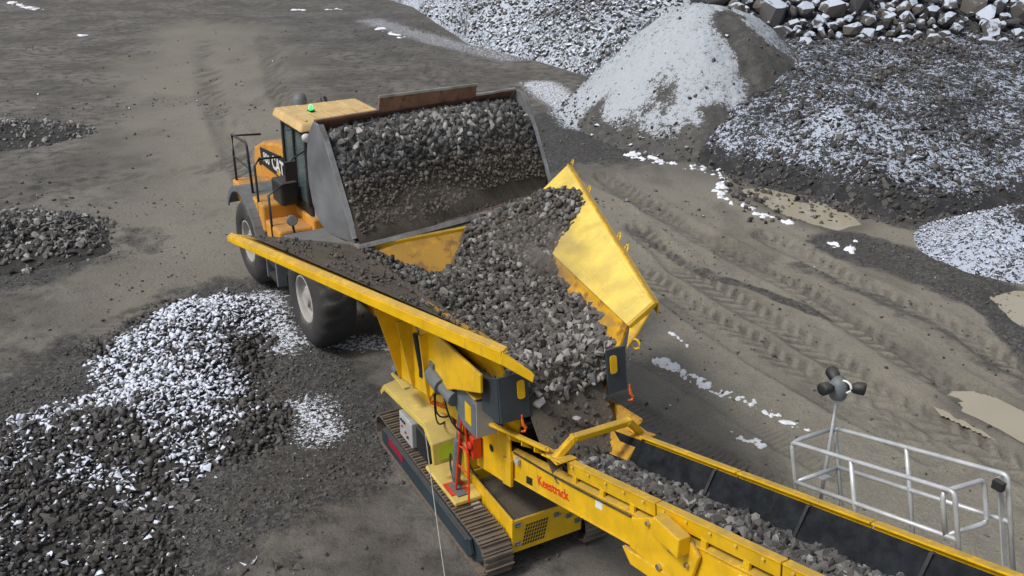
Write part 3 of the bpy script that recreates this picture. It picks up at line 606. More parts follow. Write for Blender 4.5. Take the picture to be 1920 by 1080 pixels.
# decks, boxes and ladder on the right side (and their twins on the left)
for s in (-1,1):
    d=MB().prism_y([(-4.5,2.02),(-4.5,1.75),(-3.9,1.55),(-3.1,1.62),(-2.55,1.45),(-2.35,1.45),(-2.35,2.02)],min(s*.80,s*1.52),max(s*.80,s*1.52)).build('deck_box',CATY,LO,.04)
    MB().box(-2.34,-1.45,min(s*.82,s*1.50),max(s*.82,s*1.50),1.30,1.74).build('battery_box',CATY,LO,.05)
    MB().box(-2.5,-1.35,min(s*.55,s*.84),max(s*.55,s*.84),.95,1.9).build('frame_side',CATY,LO,.04)
    l=MB(); l.box(-2.62,-2.55,min(s*1.30,s*1.50),max(s*1.30,s*1.50),.42,1.75); l.box(-1.98,-1.91,min(s*1.30,s*1.50),max(s*1.30,s*1.50),.42,1.62)
    l.box(-2.56,-1.97,min(s*1.12,s*1.16),max(s*1.12,s*1.16),.45,1.6)
    lad=l.build('ladder',GREY,LO,.01)
    for z in (.48,.78,1.08,1.38): MB().box(-2.55,-1.98,min(s*1.28,s*1.50),max(s*1.28,s*1.50),z,z+.05).build('step',DARK,lad)
    lm=MB().lathe_y([(.001,-.10),(.075,-.09),(.105,0),(.105,.04),(.001,.045)],n=20)
    lp=lm.build('headlight',GREY,LO,smooth=True); lp.location=(-1.22,s*1.30,2.02); lp.rotation_euler=(0,R(12),R(-90))
    MB().lathe_y([(.001,.052),(.06,.05),(.09,.045),(.09,.042),(.001,.042)],n=20).build('lens',CHROME,lp)
    MB().tube([(-1.3,s*1.25,1.74),(-1.28,s*1.28,1.95)],.025,6).build('headlight_bracket',DARK,LO)
    hr=MB(); 
    hr.tube([(-4.35,s*1.46,2.0),(-4.35,s*1.46,2.62),(-4.30,s*1.46,3.02),(-3.3,s*1.46,3.08),(-3.22,s*1.46,3.0),(-3.16,s*1.46,2.0)],.026,7)
    hr.tube([(-4.35,s*1.46,2.55),(-3.18,s*1.46,2.55)],.02,6); hr.tube([(-4.32,s*1.46,3.0),(-4.32,s*.85,2.95)],.024,6)
    hr.tube([(-2.66,s*1.50,1.2),(-2.66,s*1.50,2.75),(-2.58,s*1.42,2.9),(-2.5,s*1.0,2.9)],.024,7)
    hr.tube([(-1.90,s*1.50,1.3),(-1.90,s*1.50,2.35),(-1.94,s*1.2,2.5),(-1.96,s*.86,2.5)],.024,7)
    hr.build('handrail',DARK,LO,smooth=True)
    MB().box(-2.62,-2.02,min(s*.86,s*1.22),max(s*.86,s*1.22),2.03,2.50).build('tool_box',DARK,LO,.05)
# cab
cab=MB().box(-2.98,-1.52,-.80,.80,1.74,2.12).build('cab_base',DARK,LO,.05)
post=MB()
for x0,x1 in ((-2.96,-2.86),(-2.30,-2.22),(-1.62,-1.52)):
    for s in (-1,1): post.hexa([(x0,s*.80-.04,2.1),(x1,s*.80-.04,2.1),(x1,s*.80+.04,2.1),(x0,s*.80+.04,2.1),(x0,s*.77-.04,3.58),(x1,s*.77-.04,3.58),(x1,s*.77+.04,3.58),(x0,s*.77+.04,3.58)])
post.box(-2.96,-1.52,-.81,-.75,3.48,3.6); post.box(-2.96,-1.52,.75,.81,3.48,3.6); post.box(-1.60,-1.52,-.78,.78,3.48,3.6); post.box(-2.96,-2.88,-.78,.78,3.3,3.6)
post.build('cab_pillars',DARK,cab,.015)
for s in (-1,1):
    for x0,x1 in ((-2.86,-2.30),(-2.22,-1.62)):
        MB().plate([(x0,s*.795,2.12),(x1,s*.795,2.12),(x1,s*.775,3.48),(x0,s*.775,3.48)],.012).build('side_window',GLASS,cab)
MB().plate([(-1.55,-.76,2.12),(-1.55,.76,2.12),(-1.56,.74,3.48),(-1.56,-.74,3.48)],.012).build('windscreen',GLASS,cab)
MB().plate([(-2.92,-.76,2.12),(-2.92,.76,2.12),(-2.92,.74,3.3),(-2.92,-.74,3.3)],.012).build('rear_window',GLASS,cab)
seat=MB(); seat.box(-2.75,-2.25,-.28,.28,2.14,2.5); seat.box(-2.80,-2.66,-.27,.27,2.5,3.15); seat.build('driver_seat',DARK,cab,.05)
rf=MB(); rf.hexa([(-3.12,-.93,3.60),(-1.40,-.93,3.60),(-1.40,.93,3.60),(-3.12,.93,3.60),(-3.08,-.86,3.76),(-1.50,-.86,3.74),(-1.50,.86,3.74),(-3.08,.86,3.76)])
roof=rf.build('cab_roof',CATR,LO,.035)
for k in range(6): y=-.72+k*.288; MB().box(-3.0,-1.6,y-.018,y+.018,3.755,3.775).build('roof_rib',CATR,roof,.006)
b=MB().lathe_z([(.001,.10),(.028,.095),(.038,.07),(.042,.02),(.045,.0),(.001,0)],c=(-2.35,-.36,3.79),n=16).build('beacon',BEACON,roof,smooth=True)
MB().lathe_z([(.001,.03),(.075,.03),(.075,0),(.001,0)],c=(-2.35,-.36,3.762),n=16).build('beacon_base',DARK,roof)
for s in (-1,1):
    w=MB().lathe_y([(.001,-.05),(.07,-.05),(.085,.03),(.001,.035)],n=16).build('work_light',WHITE,LO,smooth=True); w.location=(-1.40,s*.82,3.50); w.rotation_euler=(0,0,R(-90))
    mr=MB(); mr.tube([(-1.6,s*.82,3.2),(-1.35,s*1.15,3.15),(-1.33,s*1.2,3.1)],.018,6); mr.box(-1.36,-1.30,s*1.20-.11,s*1.20+.11,2.75,3.12); mr.build('wing_mirror',DARK,LO,.015)
MB().box(-1.512,-1.500,-.74,-.60,1.86,2.06).build('number_plate',WHITE,cab)
# front frame, lift arms and tilt linkage
MB().prism_y([(-1.2,.6),(.75,.6),(.85,1.0),(.2,1.9),(-.2,2.5),(-.75,2.5),(-.9,1.6),(-1.2,1.2)],-.55,.55).build('front_frame',CATY,LO,.04)
MB().tube([(0,-.9,TR),(0,.9,TR)],.24,16).build('front_axle',DARK,LO); MB().tube([(-3.5,-.9,TR),(-3.5,.9,TR)],.24,16).build('rear_axle',DARK,LO)
for s in (-1,1):
    MB().prism_y([(-.75,2.15),(-.35,2.05),(.6,2.62),(1.75,3.0),(1.95,3.15),(1.9,3.4),(1.65,3.42),(.5,3.12),(-.5,2.5),(-.75,2.4)],s*.62-.07,s*.62+.07).build('lift_arm',CATY,LO,.03)
    MB().tube([(-.55,s*.45,1.2),(.75,s*.55,2.55)],[.10,.10],12).build('lift_cylinder',DARK,LO)
MB().tube([(.75,-.62,2.85),(.75,.62,2.85)],.12,12).build('arm_cross_tube',CATY,LO)
MB().prism_y([(.55,3.75),(.75,3.85),(1.05,3.0),(1.0,2.5),(.85,2.5),(.7,3.0)],-.12,.12).build('bell_crank',CATY,LO,.02)
MB().tube([(-.55,0,2.45),(.62,0,3.75)],[.11,.09],12).build('tilt_cylinder',DARK,LO); MB().bar((.95,0,2.6),(1.75,0,3.35),.1,.14).build('tilt_link',CATY,LO)
# bucket: curved shell, side plates, cutting edge, spill guard
BW=1.86
prof=[(3.02,3.05),(2.60,3.00),(2.22,2.99),(1.98,3.10),(1.82,3.34),(1.75,3.68),(1.77,4.08),(1.87,4.40),(2.06,4.62)]
shell=MB()
for (x0,z0),(x1,z1) in zip(prof[:-1],prof[1:]): shell.plate([(x0,-BW,z0),(x0,BW,z0),(x1,BW,z1),(x1,-BW,z1)],.035)
bk=shell.build('bucket',RUST,LO)
side=prof+[(2.24,4.60),(2.36,4.44),(2.58,4.00),(2.84,3.45),(2.99,3.10)]
for s in (-1,1): MB().prism_y(side,s*BW-(.0 if s>0 else .04),s*BW+(.04 if s>0 else 0)).build('side_plate',STEEL,bk,.008)
for s in (-1,1): 
    e=MB()
    for (x0,z0),(x1,z1) in (((2.24,4.61),(2.36,4.45)),((2.36,4.45),(2.58,4.01)),((2.58,4.01),(2.85,3.46)),((2.85,3.46),(3.0,3.10))): e.bar((x0,s*(BW+.01),z0),(x1,s*(BW+.01),z1),.075,.03,up=(1,0,.5))
    e.build('wear_strip',EDGE,bk)
MB().prism_y([(2.72,3.09),(3.10,3.02),(3.13,2.97),(3.09,2.95),(2.72,3.03)],-BW-.03,BW+.03).build('cutting_edge',EDGE,bk,.006)
sg=MB(); sg.plate([(2.06,-.80,4.60),(2.06,1.02,4.60),(2.12,1.02,4.80),(2.12,-.80,4.84)],.03); g=sg.build('spill_guard',RUST,bk)
MB().bar((2.11,-.81,4.85),(2.11,1.03,4.81),.05,.035).build('guard_edge',EDGE,g)
MB().bar((2.05,-BW,4.63),(2.05,-.80,4.63),.06,.03).build('rim_strip',RUST,bk); MB().bar((2.05,1.02,4.63),(2.05,BW,4.63),.06,.03).build('rim_strip',EDGE,bk)
MB().prism_y([(2.0,2.98),(2.9,3.0),(2.9,2.965),(2.0,2.94)],-1.2,-1.0).build('wear_plate',STEEL,bk)

BKR=R(8); _p=Vector((2.4,0,0)); BKM=Matrix.Translation(_p)@Matrix.Rotation(BKR,4,'Z')@Matrix.Translation(-_p)   # front frame steered a little
bk.location=BKM.to_translation()+Vector((0,0,.06)); bk.rotation_euler=(0,0,BKR)
LOM=Matrix.Translation(LO.location)@Matrix.Rotation(R(-59),4,'Z')
# driver in a green vest on the seat
drv=thing('person','driver in a green high-visibility vest seated in the loader cab','person',tuple(LOM@Vector((-2.42,0,2.50))),R(-59))
me=bpy.data.meshes.new('body'); J=[(0,0,.10),(0,0,.32),(.01,0,.52),(.02,0,.62),(.04,0,.72),(.05,0,.84),(-.0,.19,.50),(.12,.27,.28),(.38,.18,.32),(.0,-.19,.50),(.12,-.27,.28),(.38,-.18,.32),(.10,.10,.08),(.46,.14,.08),(.50,.14,-.34),(.10,-.10,.08),(.46,-.14,.08),(.50,-.14,-.34)]
E_=[(0,1),(1,2),(2,3),(3,4),(4,5),(2,6),(6,7),(7,8),(2,9),(9,10),(10,11),(0,12),(12,13),(13,14),(0,15),(15,16),(16,17)]
RR=[.15,.16,.15,.065,.10,.085,.075,.055,.04,.075,.055,.04,.10,.075,.05,.10,.075,.05]
me.from_pydata(J,E_,[]); b=link('body',me,VEST,drv); b.modifiers.new('skin','SKIN'); sv=me.skin_vertices[0].data
for v,r in zip(sv,RR): v.radius=(r,r)
sv[0].use_root=True; b.modifiers.new('sub','SUBSURF').levels=1
hm=MB().lathe_z([(.001,.13),(.06,.125),(.105,.08),(.12,0),(.125,-.02),(.001,-.02)],c=(.05,0,.84),n=16).build('helmet',WHITE,drv,smooth=True)
# ---------------------------------------------------------------- tracked feeder (local x = along the conveyor, y = far side, z = up)
FE=thing('tracked_feeder','yellow tracked feeder with flared hopper, crawler tracks and long inclined conveyor','feeder',(-.395,10.894,0),R(-61.73))
# crawler tracks
sh=MB(); sh.box(-.068,.068,-.195,.195,0,.018); sh.box(-.066,-.046,-.195,.195,.018,.052); sh.box(.010,.026,-.195,.195,.018,.040); shoe_me=sh.mesh('track_shoe'); shoe_me.materials.append(SHOE)
def track(y):
    hl,r=1.84-.25,.235; n=56; per=4*hl+2*math.pi*r
    fr=MB().prism_y([(-1.55,.10),(1.55,.10),(1.66,.20),(1.55,.40),(-1.55,.40),(-1.66,.2)],y-.14,y+.14).build('track',NAVY,FE,.02)
    so=-1 if y<0 else 1
    for k in range(n):
        s=k/n*per
        if s<2*hl: p=(-hl+s,.0+r*2+.005); a=0
        elif s<2*hl+math.pi*r: t=(s-2*hl)/r; p=(hl+r*math.sin(t),r+r*math.cos(t)+.005); a=t
        elif s<4*hl+math.pi*r: p=(hl-(s-2*hl-math.pi*r),.005); a=math.pi
        else: t=(s-4*hl-math.pi*r)/r; p=(-hl-r*math.sin(t),r-r*math.cos(t)+.005); a=math.pi+t
        z=p[1]+.035 if True else 0
        if a==0: z-=.012*math.sin((p[0]+hl)/(2*hl)*math.pi)
        o=bpy.data.objects.new('track_shoe',shoe_me); COL.objects.link(o); o.parent=fr; o.location=(p[0],y,z); o.rotation_euler=(0,a,0)
    for x in (-1.58,1.58): MB().lathe_y([(.001,-.09),(.20,-.09),(.215,-.05),(.215,.05),(.20,.09),(.001,.09)],c=(x,y,.265),n=20).build('drive_wheel',DARK,fr)
    ys=y+so*.205
    cv=MB(); cv.prism_y([(-1.55,.12),(1.42,.12),(1.50,.22),(1.42,.40),(-1.45,.43),(-1.58,.3)],min(ys,ys-so*.05),max(ys,ys-so*.05)); cv.prism_y([(-1.45,.425),(1.40,.395),(1.40,.375),(-1.45,.405)],min(ys,ys+so*.025),max(ys,ys+so*.025)); cv.build('side_cover',NAVY,fr,.008)
    MB().box(-1.28,-.72,min(ys+so*.002,ys+so*.006),max(ys+so*.002,ys+so*.006),.24,.37).build('side_sticker',CRIM,fr)
    for x in np.arange(-1.2,1.3,.4): MB().tube([(x,y-.1,.12),(x,y+.1,.12)],.075,12).build('roller',DARK,fr)
    yi=y-so*.20
    MB().box(1.30,1.72,min(yi,yi-so*.07),max(yi,yi-so*.07),.16,.46).build('end_bracket',DARK,fr,.02)
    for dx,dz in ((0,0),(.0,-.10),(.07,-.06),(.07,.03)): MB().tube([(1.725+.0,yi-so*(.01+dx*.6),.34+dz),(1.738,yi-so*(.01+dx*.6),.34+dz)],.012,6).build('bolt',CHROME,fr)
track(-.72); track(.72)
# chassis, belly box with mud in it
MB().prism_y([(-1.6,.45),(.50,.45),(.50,1.05),(.2,1.2),(-1.5,1.05)],-.50,.50).build('chassis',YEL,FE,.02)
dk=MB(); dk.box(.0,.95,-.88,-.50,.56,.62); dk.build('side_deck',YELL,FE,.015)
pz=MB(); pz.prism_y([(.55,.60),(1.52,.46),(1.52,.44),(.55,.56)],-.66,-.54); pz.build('walk_plate',LGREY,FE,.008)
MB().box(.52,.80,-.86,-.60,.622,.632).build('warning_stripe',RED,FE); MB().box(.56,.86,-.80,-.66,.633,.640).build('grip_plate',GREY,FE)
bb=MB(); bb.box(.55,1.76,-.50,-.475,.27,.76); bb.box(.55,1.76,.475,.50,.27,.70); bb.box(.55,.575,-.475,.475,.27,.74); bb.box(.576,1.73,-.474,.474,.27,.30)
box=bb.build('belly_box',YEL,FE,.006)
fp=MB(); fp.prism_y([(1.735,.27),(1.765,.27),(1.765,.74),(1.735,.74)],-.499,.499); fp.build('front_panel',YEL,box,.005)
for i in range(9):
    for j in range(6):
        y=-.36+i*.036+j*.010; z=.34+j*.052
        MB().plate([(1.7675,y,z),(1.7675,y+.024,z+.002),(1.7675,y+.031,z+.040),(1.7675,y+.007,z+.038)],.002).build('grille_slot',DARK,box)
for y,z in ((-.43,.68),(-.43,.40),(.12,.64),(.30,.56),(.43,.44)):
    l=MB(); l.box(1.768,1.785,y-.035,y+.035,z-.03,z+.03); l.tube([(1.787,y-.01,z),(1.80,y-.01,z),(1.80,y+.06,z+.01)],.008,6); l.build('latch',GREY,box,.004)
def mudf(x,y): return .60+.05*fbm(x*2.5,y*2.5,201,3)+.05*(x-1.1)
o=sheet('mud_layer',np.arange(.57,1.74,.04),np.arange(-.476,.48,.04),mudf,FINES,{},FE)
# hydraulic drive covers on the near side
hd=MB(); 
hd.plate([(-1.38,-.93,1.14),(.10,-.93,1.30),(.10,-.55,1.36),(-1.38,-.55,1.22)],.03); hd.plate([(.10,-.93,1.30),(.36,-.93,1.12),(.36,-.55,1.14),(.10,-.55,1.36)],.03); hd.plate([(.36,-.93,1.12),(.40,-.93,.82),(.40,-.55,.82),(.36,-.55,1.14)],.03); hd.plate([(-1.38,-.93,1.14),(-1.38,-.55,1.22),(-1.52,-.55,1.05),(-1.52,-.93,.98)],.03)
hd.plate([(-1.38,-.935,1.14),(-1.52,-.935,.98),(-1.50,-.935,.92),(-1.36,-.935,1.06),(.08,-.935,1.21),(.30,-.935,1.05),(.34,-.935,.82),(.40,-.935,.82),(.36,-.935,1.12),(.10,-.935,1.30)],.02)
hood=hd.build('mudguard',YELL,FE,.008); hood.location=(.04,0,.07)
MB().plate([(.372,-.86,1.08),(.402,-.86,.88),(.402,-.64,.88),(.372,-.64,1.10)],.003).build('sticker',LIME,hood)
cb=MB().box(-.96,-.50,-.86,-.60,.58,.98).build('control_box',LGREY,FE,.015)
for x,z,mm in ((-.86,.88,NAVY),(-.80,.88,NAVY),(-.74,.88,NAVY),(-.84,.78,RED),(-.72,.74,RED),(-.64,.70,DARK)): MB().tube([(x,-.862,z),(x,-.88,z)],.020,10).build('button',mm,cb)
MB().box(-.50,-.05,-.80,-.60,.55,.95).build('battery_cabinet',DARK,FE,.02)
# inclined side beam with lettering
def arm(y): return MB().prism_y([(-.98,1.03),(.72,1.66),(.80,1.95),(.66,1.94),(-.98,1.27)],y-.06,y+.06)
a=arm(-.60).build('feeder_arm',YEL,FE,.012); arm(.60).build('feeder_arm',YEL,FE,.012)
lettering('Keestrack',RED,a,(-.02,-.664,1.515),(R(90),R(-20.5),0),.135,bold=.002)
# feeder frame under the hopper
ff=MB()
for s in (-1,1): ff.prism_y([(-.75,1.25),(.55,1.45),(1.2,1.75),(2.05,2.05),(2.05,2.40),(-.75,2.02)],s*.53-.03,s*.53+.03)
ff.box(-.75,-.65,-.5,.5,1.3,2.0); ff.build('feeder_frame',YEL,FE,.01)
MB().plate([(-.7,-.5,2.08),(2.05,-.5,2.28),(2.05,.5,2.28),(-.7,.5,2.08)],.05).build('feeder_floor',STEEL,FE)
MB().tube([(1.95,-.55,2.16),(1.95,.55,2.16)],.14,16).build('feeder_roller',DARK,FE)
# hopper: lower walls, flared upper wings with rolled rim, rear wall
hp=MB(); hp.box(-.72,1.95,-.56,-.50,2.02,2.14); hp.box(-.72,1.95,.50,.56,2.02,2.14); hop=hp.build('hopper',YEL,FE)
BF=(2.07,.84,3.19); BRN,BRF=(-2.2,1.05,3.0),(-2.32,1.75,2.99)
def wing(s,TF,TRr,BR):
    m=lambda p:(p[0],s*p[1],p[2])
    order=(lambda q:q) if s<0 else (lambda q:q[::-1])
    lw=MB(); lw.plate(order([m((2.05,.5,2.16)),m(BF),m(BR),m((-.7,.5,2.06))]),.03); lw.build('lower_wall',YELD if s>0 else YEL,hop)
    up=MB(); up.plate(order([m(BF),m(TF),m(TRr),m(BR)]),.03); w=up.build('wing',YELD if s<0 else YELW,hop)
    # rim: a folded flange along the top and the ends
    A=Vector(m(TRr)); B=Vector(m(TF)); d=(B-A).normalized()
    rm=MB(); rm.bar(A-d*.02,B,.075,.05,up=(0,s*.5,1)); 
    rm.plate(order([tuple(A+Vector((0,s*.04,.0))),tuple(B+Vector((0,s*.04,.0))),tuple(B+Vector((0,s*.045,-.16))),tuple(A+Vector((0,s*.045,-.07)))]),.02)
    rm.build('rim_flange',YEL,hop,.01)
    F0=Vector(m(BF)); MB().bar(F0,B,.05,.06).build('end_flange',YEL,hop,.008); MB().bar(Vector(m(BR)),A,.05,.05).build('end_flange',YEL,hop,.008)
    # stiffening ribs under the wing
    for t in (.12,.30,.48,.64,.80,.93):
        a0=Vector(m(BR)).lerp(Vector(m(BF)),t); a1=A.lerp(B,t); lo=a0+Vector((0,-s*.02,-.14)); hi=a1+Vector((0,s*.03,-.12))
        q=MB(); q.plate([tuple(a0),tuple(a1+Vector((0,0,-.02))),tuple(hi),tuple(lo)],.025); q.build('rib',YEL,hop)
    # raised frame pressed into the inner face of the wing
    if s>0:
        fr=MB()
        for t0,t1 in ((.06,.30),(.44,.95)):
            P=lambda t,u: Vector(m(BR)).lerp(Vector(m(BF)),t).lerp(A.lerp(B,t),u)
            nrm=(P(.5,1)-P(.5,0)).cross(d).normalized(); nrm=nrm if nrm.z>0 else -nrm
            c=[P(t0,.22)+nrm*.012,P(t1,.22)+nrm*.012,P(t1,.84)+nrm*.012,P(t0,.84)+nrm*.012]
            for i in range(4): fr.bar(c[i],c[(i+1)%4],.07,.06,up=nrm)
        fr.build('pressed_frame',YELW,hop,.022)
        for t in (.0,.25,.62,.70):
            p=A.lerp(B,t)+Vector((0,.05,.02)); k=MB(); pts=[]
            for i in range(9): an=math.pi*i/8; pts.append(p+d*(.05*math.cos(an))+Vector((0,.35,.9)).normalized()*(.07*math.sin(an)))
            k.tube(pts,.014,6); k.build('lifting_eye',YEL,hop)
    return A,B
wing(-1,(2.22,.82,3.36),(-2.35,2.60,3.46),BRN); wing(1,(2.06,1.20,3.40),(-2.31,2.72,3.72),BRF)
rw=MB(); rw.plate([(-.7,-.5,2.06),(-.7,.5,2.06),BRF,(BRN[0],-BRN[1],BRN[2])],.03); rw.build('rear_wall',YELD,hop)
MB().bar((BRN[0],-BRN[1],BRN[2]),BRF,.07,.06).build('rear_rim',YEL,hop,.01)
# front nose of the near wing
ns=MB(); ns.plate([(2.22,-.84,3.35),(2.42,-.60,3.14),(2.30,-.56,3.00),(2.08,-.78,3.16)],.03); ns.plate([(2.22,-.86,3.36),(2.45,-.60,3.13),(2.45,-.62,3.04),(2.22,-.89,3.22)],.02); ns.build('wing_nose',YEL,hop,.01)
ns=MB(); ns.plate([(2.06,1.20,3.38),(2.08,.85,3.18),(2.22,.72,3.00),(2.16,.92,3.12)],.03); ns.build('wing_nose',YEL,hop,.01)
ring=MB(); ring.tube([(2.20+.05*math.cos(t),.86+.02*math.cos(t),3.02+.06*math.sin(t)) for t in np.linspace(0,6.28,13)],.014,6); ring.build('shackle',YEL,hop)
# side support of the hopper, near and far
for s in (-1,1):
    sp=MB(); sp.prism_y(([(-1.10,2.92),(-.80,2.62),(-.62,2.25),(-.53,1.95),(-.53,1.76),(.52,1.96),(.66,2.12),(1.25,2.45),(1.95,2.75),(1.95,2.98)] if s<0 else [(-.80,2.40),(-.60,2.25),(-.52,1.80),(-.62,1.30),(.50,1.48),(.62,2.05),(1.25,2.42),(1.9,2.72),(.6,2.62)]),s*.97-.02,s*.97+.02)
    sp.box(-.50,-.40,min(s*.56,s*.955),max(s*.56,s*.955),1.80,2.2); sp.box(.40,.50,min(s*.56,s*.955),max(s*.56,s*.955),1.96,2.15)
    su=sp.build('hopper_support',YEL,FE,.012)
    for k,(x,z0,z1) in enumerate(((-.45,1.80,2.85),(.02,1.88,2.85),(.50,1.98,2.85)) if s<0 else ((-.45,1.5,2.4),(.50,1.7,2.5))):
        MB().plate([(x,s*.95,z0),(x,s*1.02,z0),(x,s*(1.30-.1*k),z1),(x,s*.95,z1)],.03).build('rib',YEL,su)
    hc=MB(); hc.tube([(.22,s*1.02,2.02),(.22,s*1.02,2.12)],.05,10); hc.tube([(.22,s*1.02,2.10),(.16,s*1.06,2.60)],.048,12); cyl=hc.build('wing_cylinder',DARK,FE,smooth=False)
    MB().tube([(.32,s*1.03,2.05),(.27,s*1.07,2.62)],.016,8).build('hose',DARK,cyl); MB().tube([(.20,s*1.01,2.58),(.19,s*1.06,2.70)],.022,8).build('rod',CHROME,cyl)
    MB().tube([(-.64,s*1.0,1.84),(-.50,s*1.0,1.84)],.055,12).build('pivot_pin',GREY,FE); MB().box(-.72,-.25,min(s*.95,s*1.03),max(s*.95,s*1.03),1.70,1.73).build('step_plate',YELL,FE)
# feeder drive: motor, gearbox cover
dr0=len(FE.children)
dr=MB(); dr.prism_y([(.95,2.50),(1.02,2.18),(1.30,1.98),(1.66,1.98),(1.66,2.44),(1.55,2.50)],-.92,-.64); drv=dr.build('drive_cover',GREY,FE,.03)
MB().plate([(.92,-.93,2.525),(1.68,-.93,2.525),(1.68,-.62,2.525),(.92,-.62,2.525)],.02).build('top_plate',YEL,drv,.006)
for x,y in ((1.02,-.86),(1.02,-.70),(1.20,-.86),(1.20,-.70)): MB().tube([(x,y,2.525),(x,y,2.54)],.016,8).build('bolt',DARK,drv)
MB().box(1.662,1.675,-.91,-.65,2.0,2.47).build('front_plate',LGREY,drv,.004)
MB().plate([(1.40,-.924,2.10),(1.56,-.924,2.10),(1.56,-.924,2.36),(1.40,-.924,2.36)],.008).build('inspection_plate',YEL,drv,.003)
mt=MB(); mt.tube([(.55,-.98,2.36),(.62,-.98,2.36),(.64,-.98,2.36),(.92,-.98,2.32)],[.06,.11,.115,.115],16); mt.tube([(.92,-.98,2.32),(1.10,-.96,2.28)],[.08,.08],14); mt.tube([(1.10,-.95,2.28),(1.18,-.94,2.27)],[.10,.10],14); mt.box(.60,.72,-1.02,-.93,2.44,2.53)
mt.build('drive_motor',GREY,FE,.004)
for o in FE.children[dr0:]: o.location=o.location+Vector((.06,.05,.13))
# rubber skirts either side of the outlet with yellow inspection plates and hooks
for s in (-1,1):
    y0,y1=(-.86,-.50) if s<0 else (.52,.78)
    sk=MB(); sk.prism_y([(2.08,2.98),(2.11,2.98),(2.20,2.46),(2.16,2.44)],y0,y1); sk.prism_y([(1.72,2.80),(2.10,2.98),(2.16,2.44),(1.75,2.40)],(y0 if s<0 else y1)-.01,(y0 if s<0 else y1)+.01); k=sk.build('rubber_skirt',RUBB,FE,.006)
    yc=-.60 if s<0 else .60
    pp=[]; 
    for i in range(16):
        t=2*math.pi*i/16; cx=max(-1,min(1,1.35*math.cos(t))); cz=max(-1,min(1,1.2*math.sin(t))); z=2.80+.105*cz; pp.append((2.118+(2.98-z)*.17,yc+.045*cx,z))
    MB().plate(pp[::-1],.012).build('inspection_plate',YEL,k)
    yh=-.62 if s<0 else .80
    hk=MB(); hk.tube([(2.22,yh,2.46),(2.23,yh+.01,2.40),(2.24,yh+.035,2.36),(2.24,yh+.02,2.32),(2.24,yh-.02,2.33)],[.016,.02,.02,.018,.010],8); hk.tube([(2.21,yh,2.52),(2.22,yh,2.45)],.010,6); hk.build('safety_hook',HOOK,FE)
# ---- conveyor
T=math.tan(R(16.64)); RZ=lambda x:1.433+T*x; CW=.468; X0,X1=.62,9.6
UPV=Vector((-math.sin(R(16.64)),0,math.cos(R(16.64))))
cv=MB()
def strip(mb,ya,za,yb,zb,t,x0=X0,x1=X1):     # long plate between two (y, z below rail) lines
    mb.plate([(x0,ya,RZ(x0)+za),(x1,ya,RZ(x1)+za),(x1,yb,RZ(x1)+zb),(x0,yb,RZ(x0)+zb)],t)
for s in (-1,1):
    mb=MB(); strip(mb,s*.462,-.24,s*.462,-.60,.02,x0=1.0); strip(mb,s*.40,-.22,s*.49,-.25,.02,x0=1.0); strip(mb,s*.40,-.60,s*.49,-.60,.02,x0=1.0); b=mb.build('side_beam',YEL,FE,.004)
    if s<0:
        lt=lettering('Keestrack',RED,b,(2.66,-.4835,RZ(2.66)-.43),(R(90),R(-16.64),0),.165,bold=.003)
    # skirt boards with slots between them and the beam
    xx=2.95; k=0; seg=[]
    while xx<X1: seg.append((xx,min(xx+1.48,X1))); xx+=1.50
    for xa,xb in seg:
        mb=MB(); strip(mb,s*.475,.0,s*.46,-.15,.018,xa,xb); strip(mb,s*.50,.008,s*.42,.014,.018,xa,xb); mb.build('skirt_board',YEL,FE,.003)
        for q in np.arange(xa+.12,xb,.30):
            MB().tube([(q,s*.497,RZ(q)-.03),(q,s*.512,RZ(q)-.03)],.013,6).build('bolt',YELL,FE)
    for q in np.arange(3.05,X1,.5): MB().box(q,q+.07,min(s*.455,s*.485),max(s*.455,s*.485),RZ(q)-.26,RZ(q)-.12).build('skirt_bracket',YEL,FE,.004)
    mb=MB(); strip(mb,s*.405,-.005,s*.235,-.30,.014,2.3); mb.build('rubber_sidewall',BELT,FE)
    mb=MB(); strip(mb,s*.245,-.275,s*.19,-.335,.012,2.3); mb.build('seal_strip',DARK,FE)
    for q in np.arange(4.20,X1,1.15): MB().plate([(q,s*.41,RZ(q)),(q+.02,s*.24,RZ(q)-.29),(q+.02,s*.215,RZ(q)-.27),(q,s*.36,RZ(q)+.01)],.03).build('sidewall_clamp',DARK,FE)
    if s>0:
        for q in np.arange(3.0,X1,.055): pass
mb=MB(); strip(mb,-.44,-.33,.44,-.33,.02,.9); mb.build('belt',BELT,FE)
mb=MB(); strip(mb,-.42,-.56,.42,-.56,.02,.9); mb.build('return_belt',BELT,FE)
for q in np.arange(1.2,X1,.8): MB().tube([(q,-.44,RZ(q)-.43),(q,.44,RZ(q)-.43)],.05,10).build('idler_roller',DARK,FE)
MB().tube([(X1,-.44,RZ(X1)-.44),(X1,.44,RZ(X1)-.44)],.16,18).build('head_drum',DARK,FE); MB().tube([(.95,-.44,RZ(.95)-.44),(.95,.44,RZ(.95)-.44)],.15,18).build('tail_drum',DARK,FE)
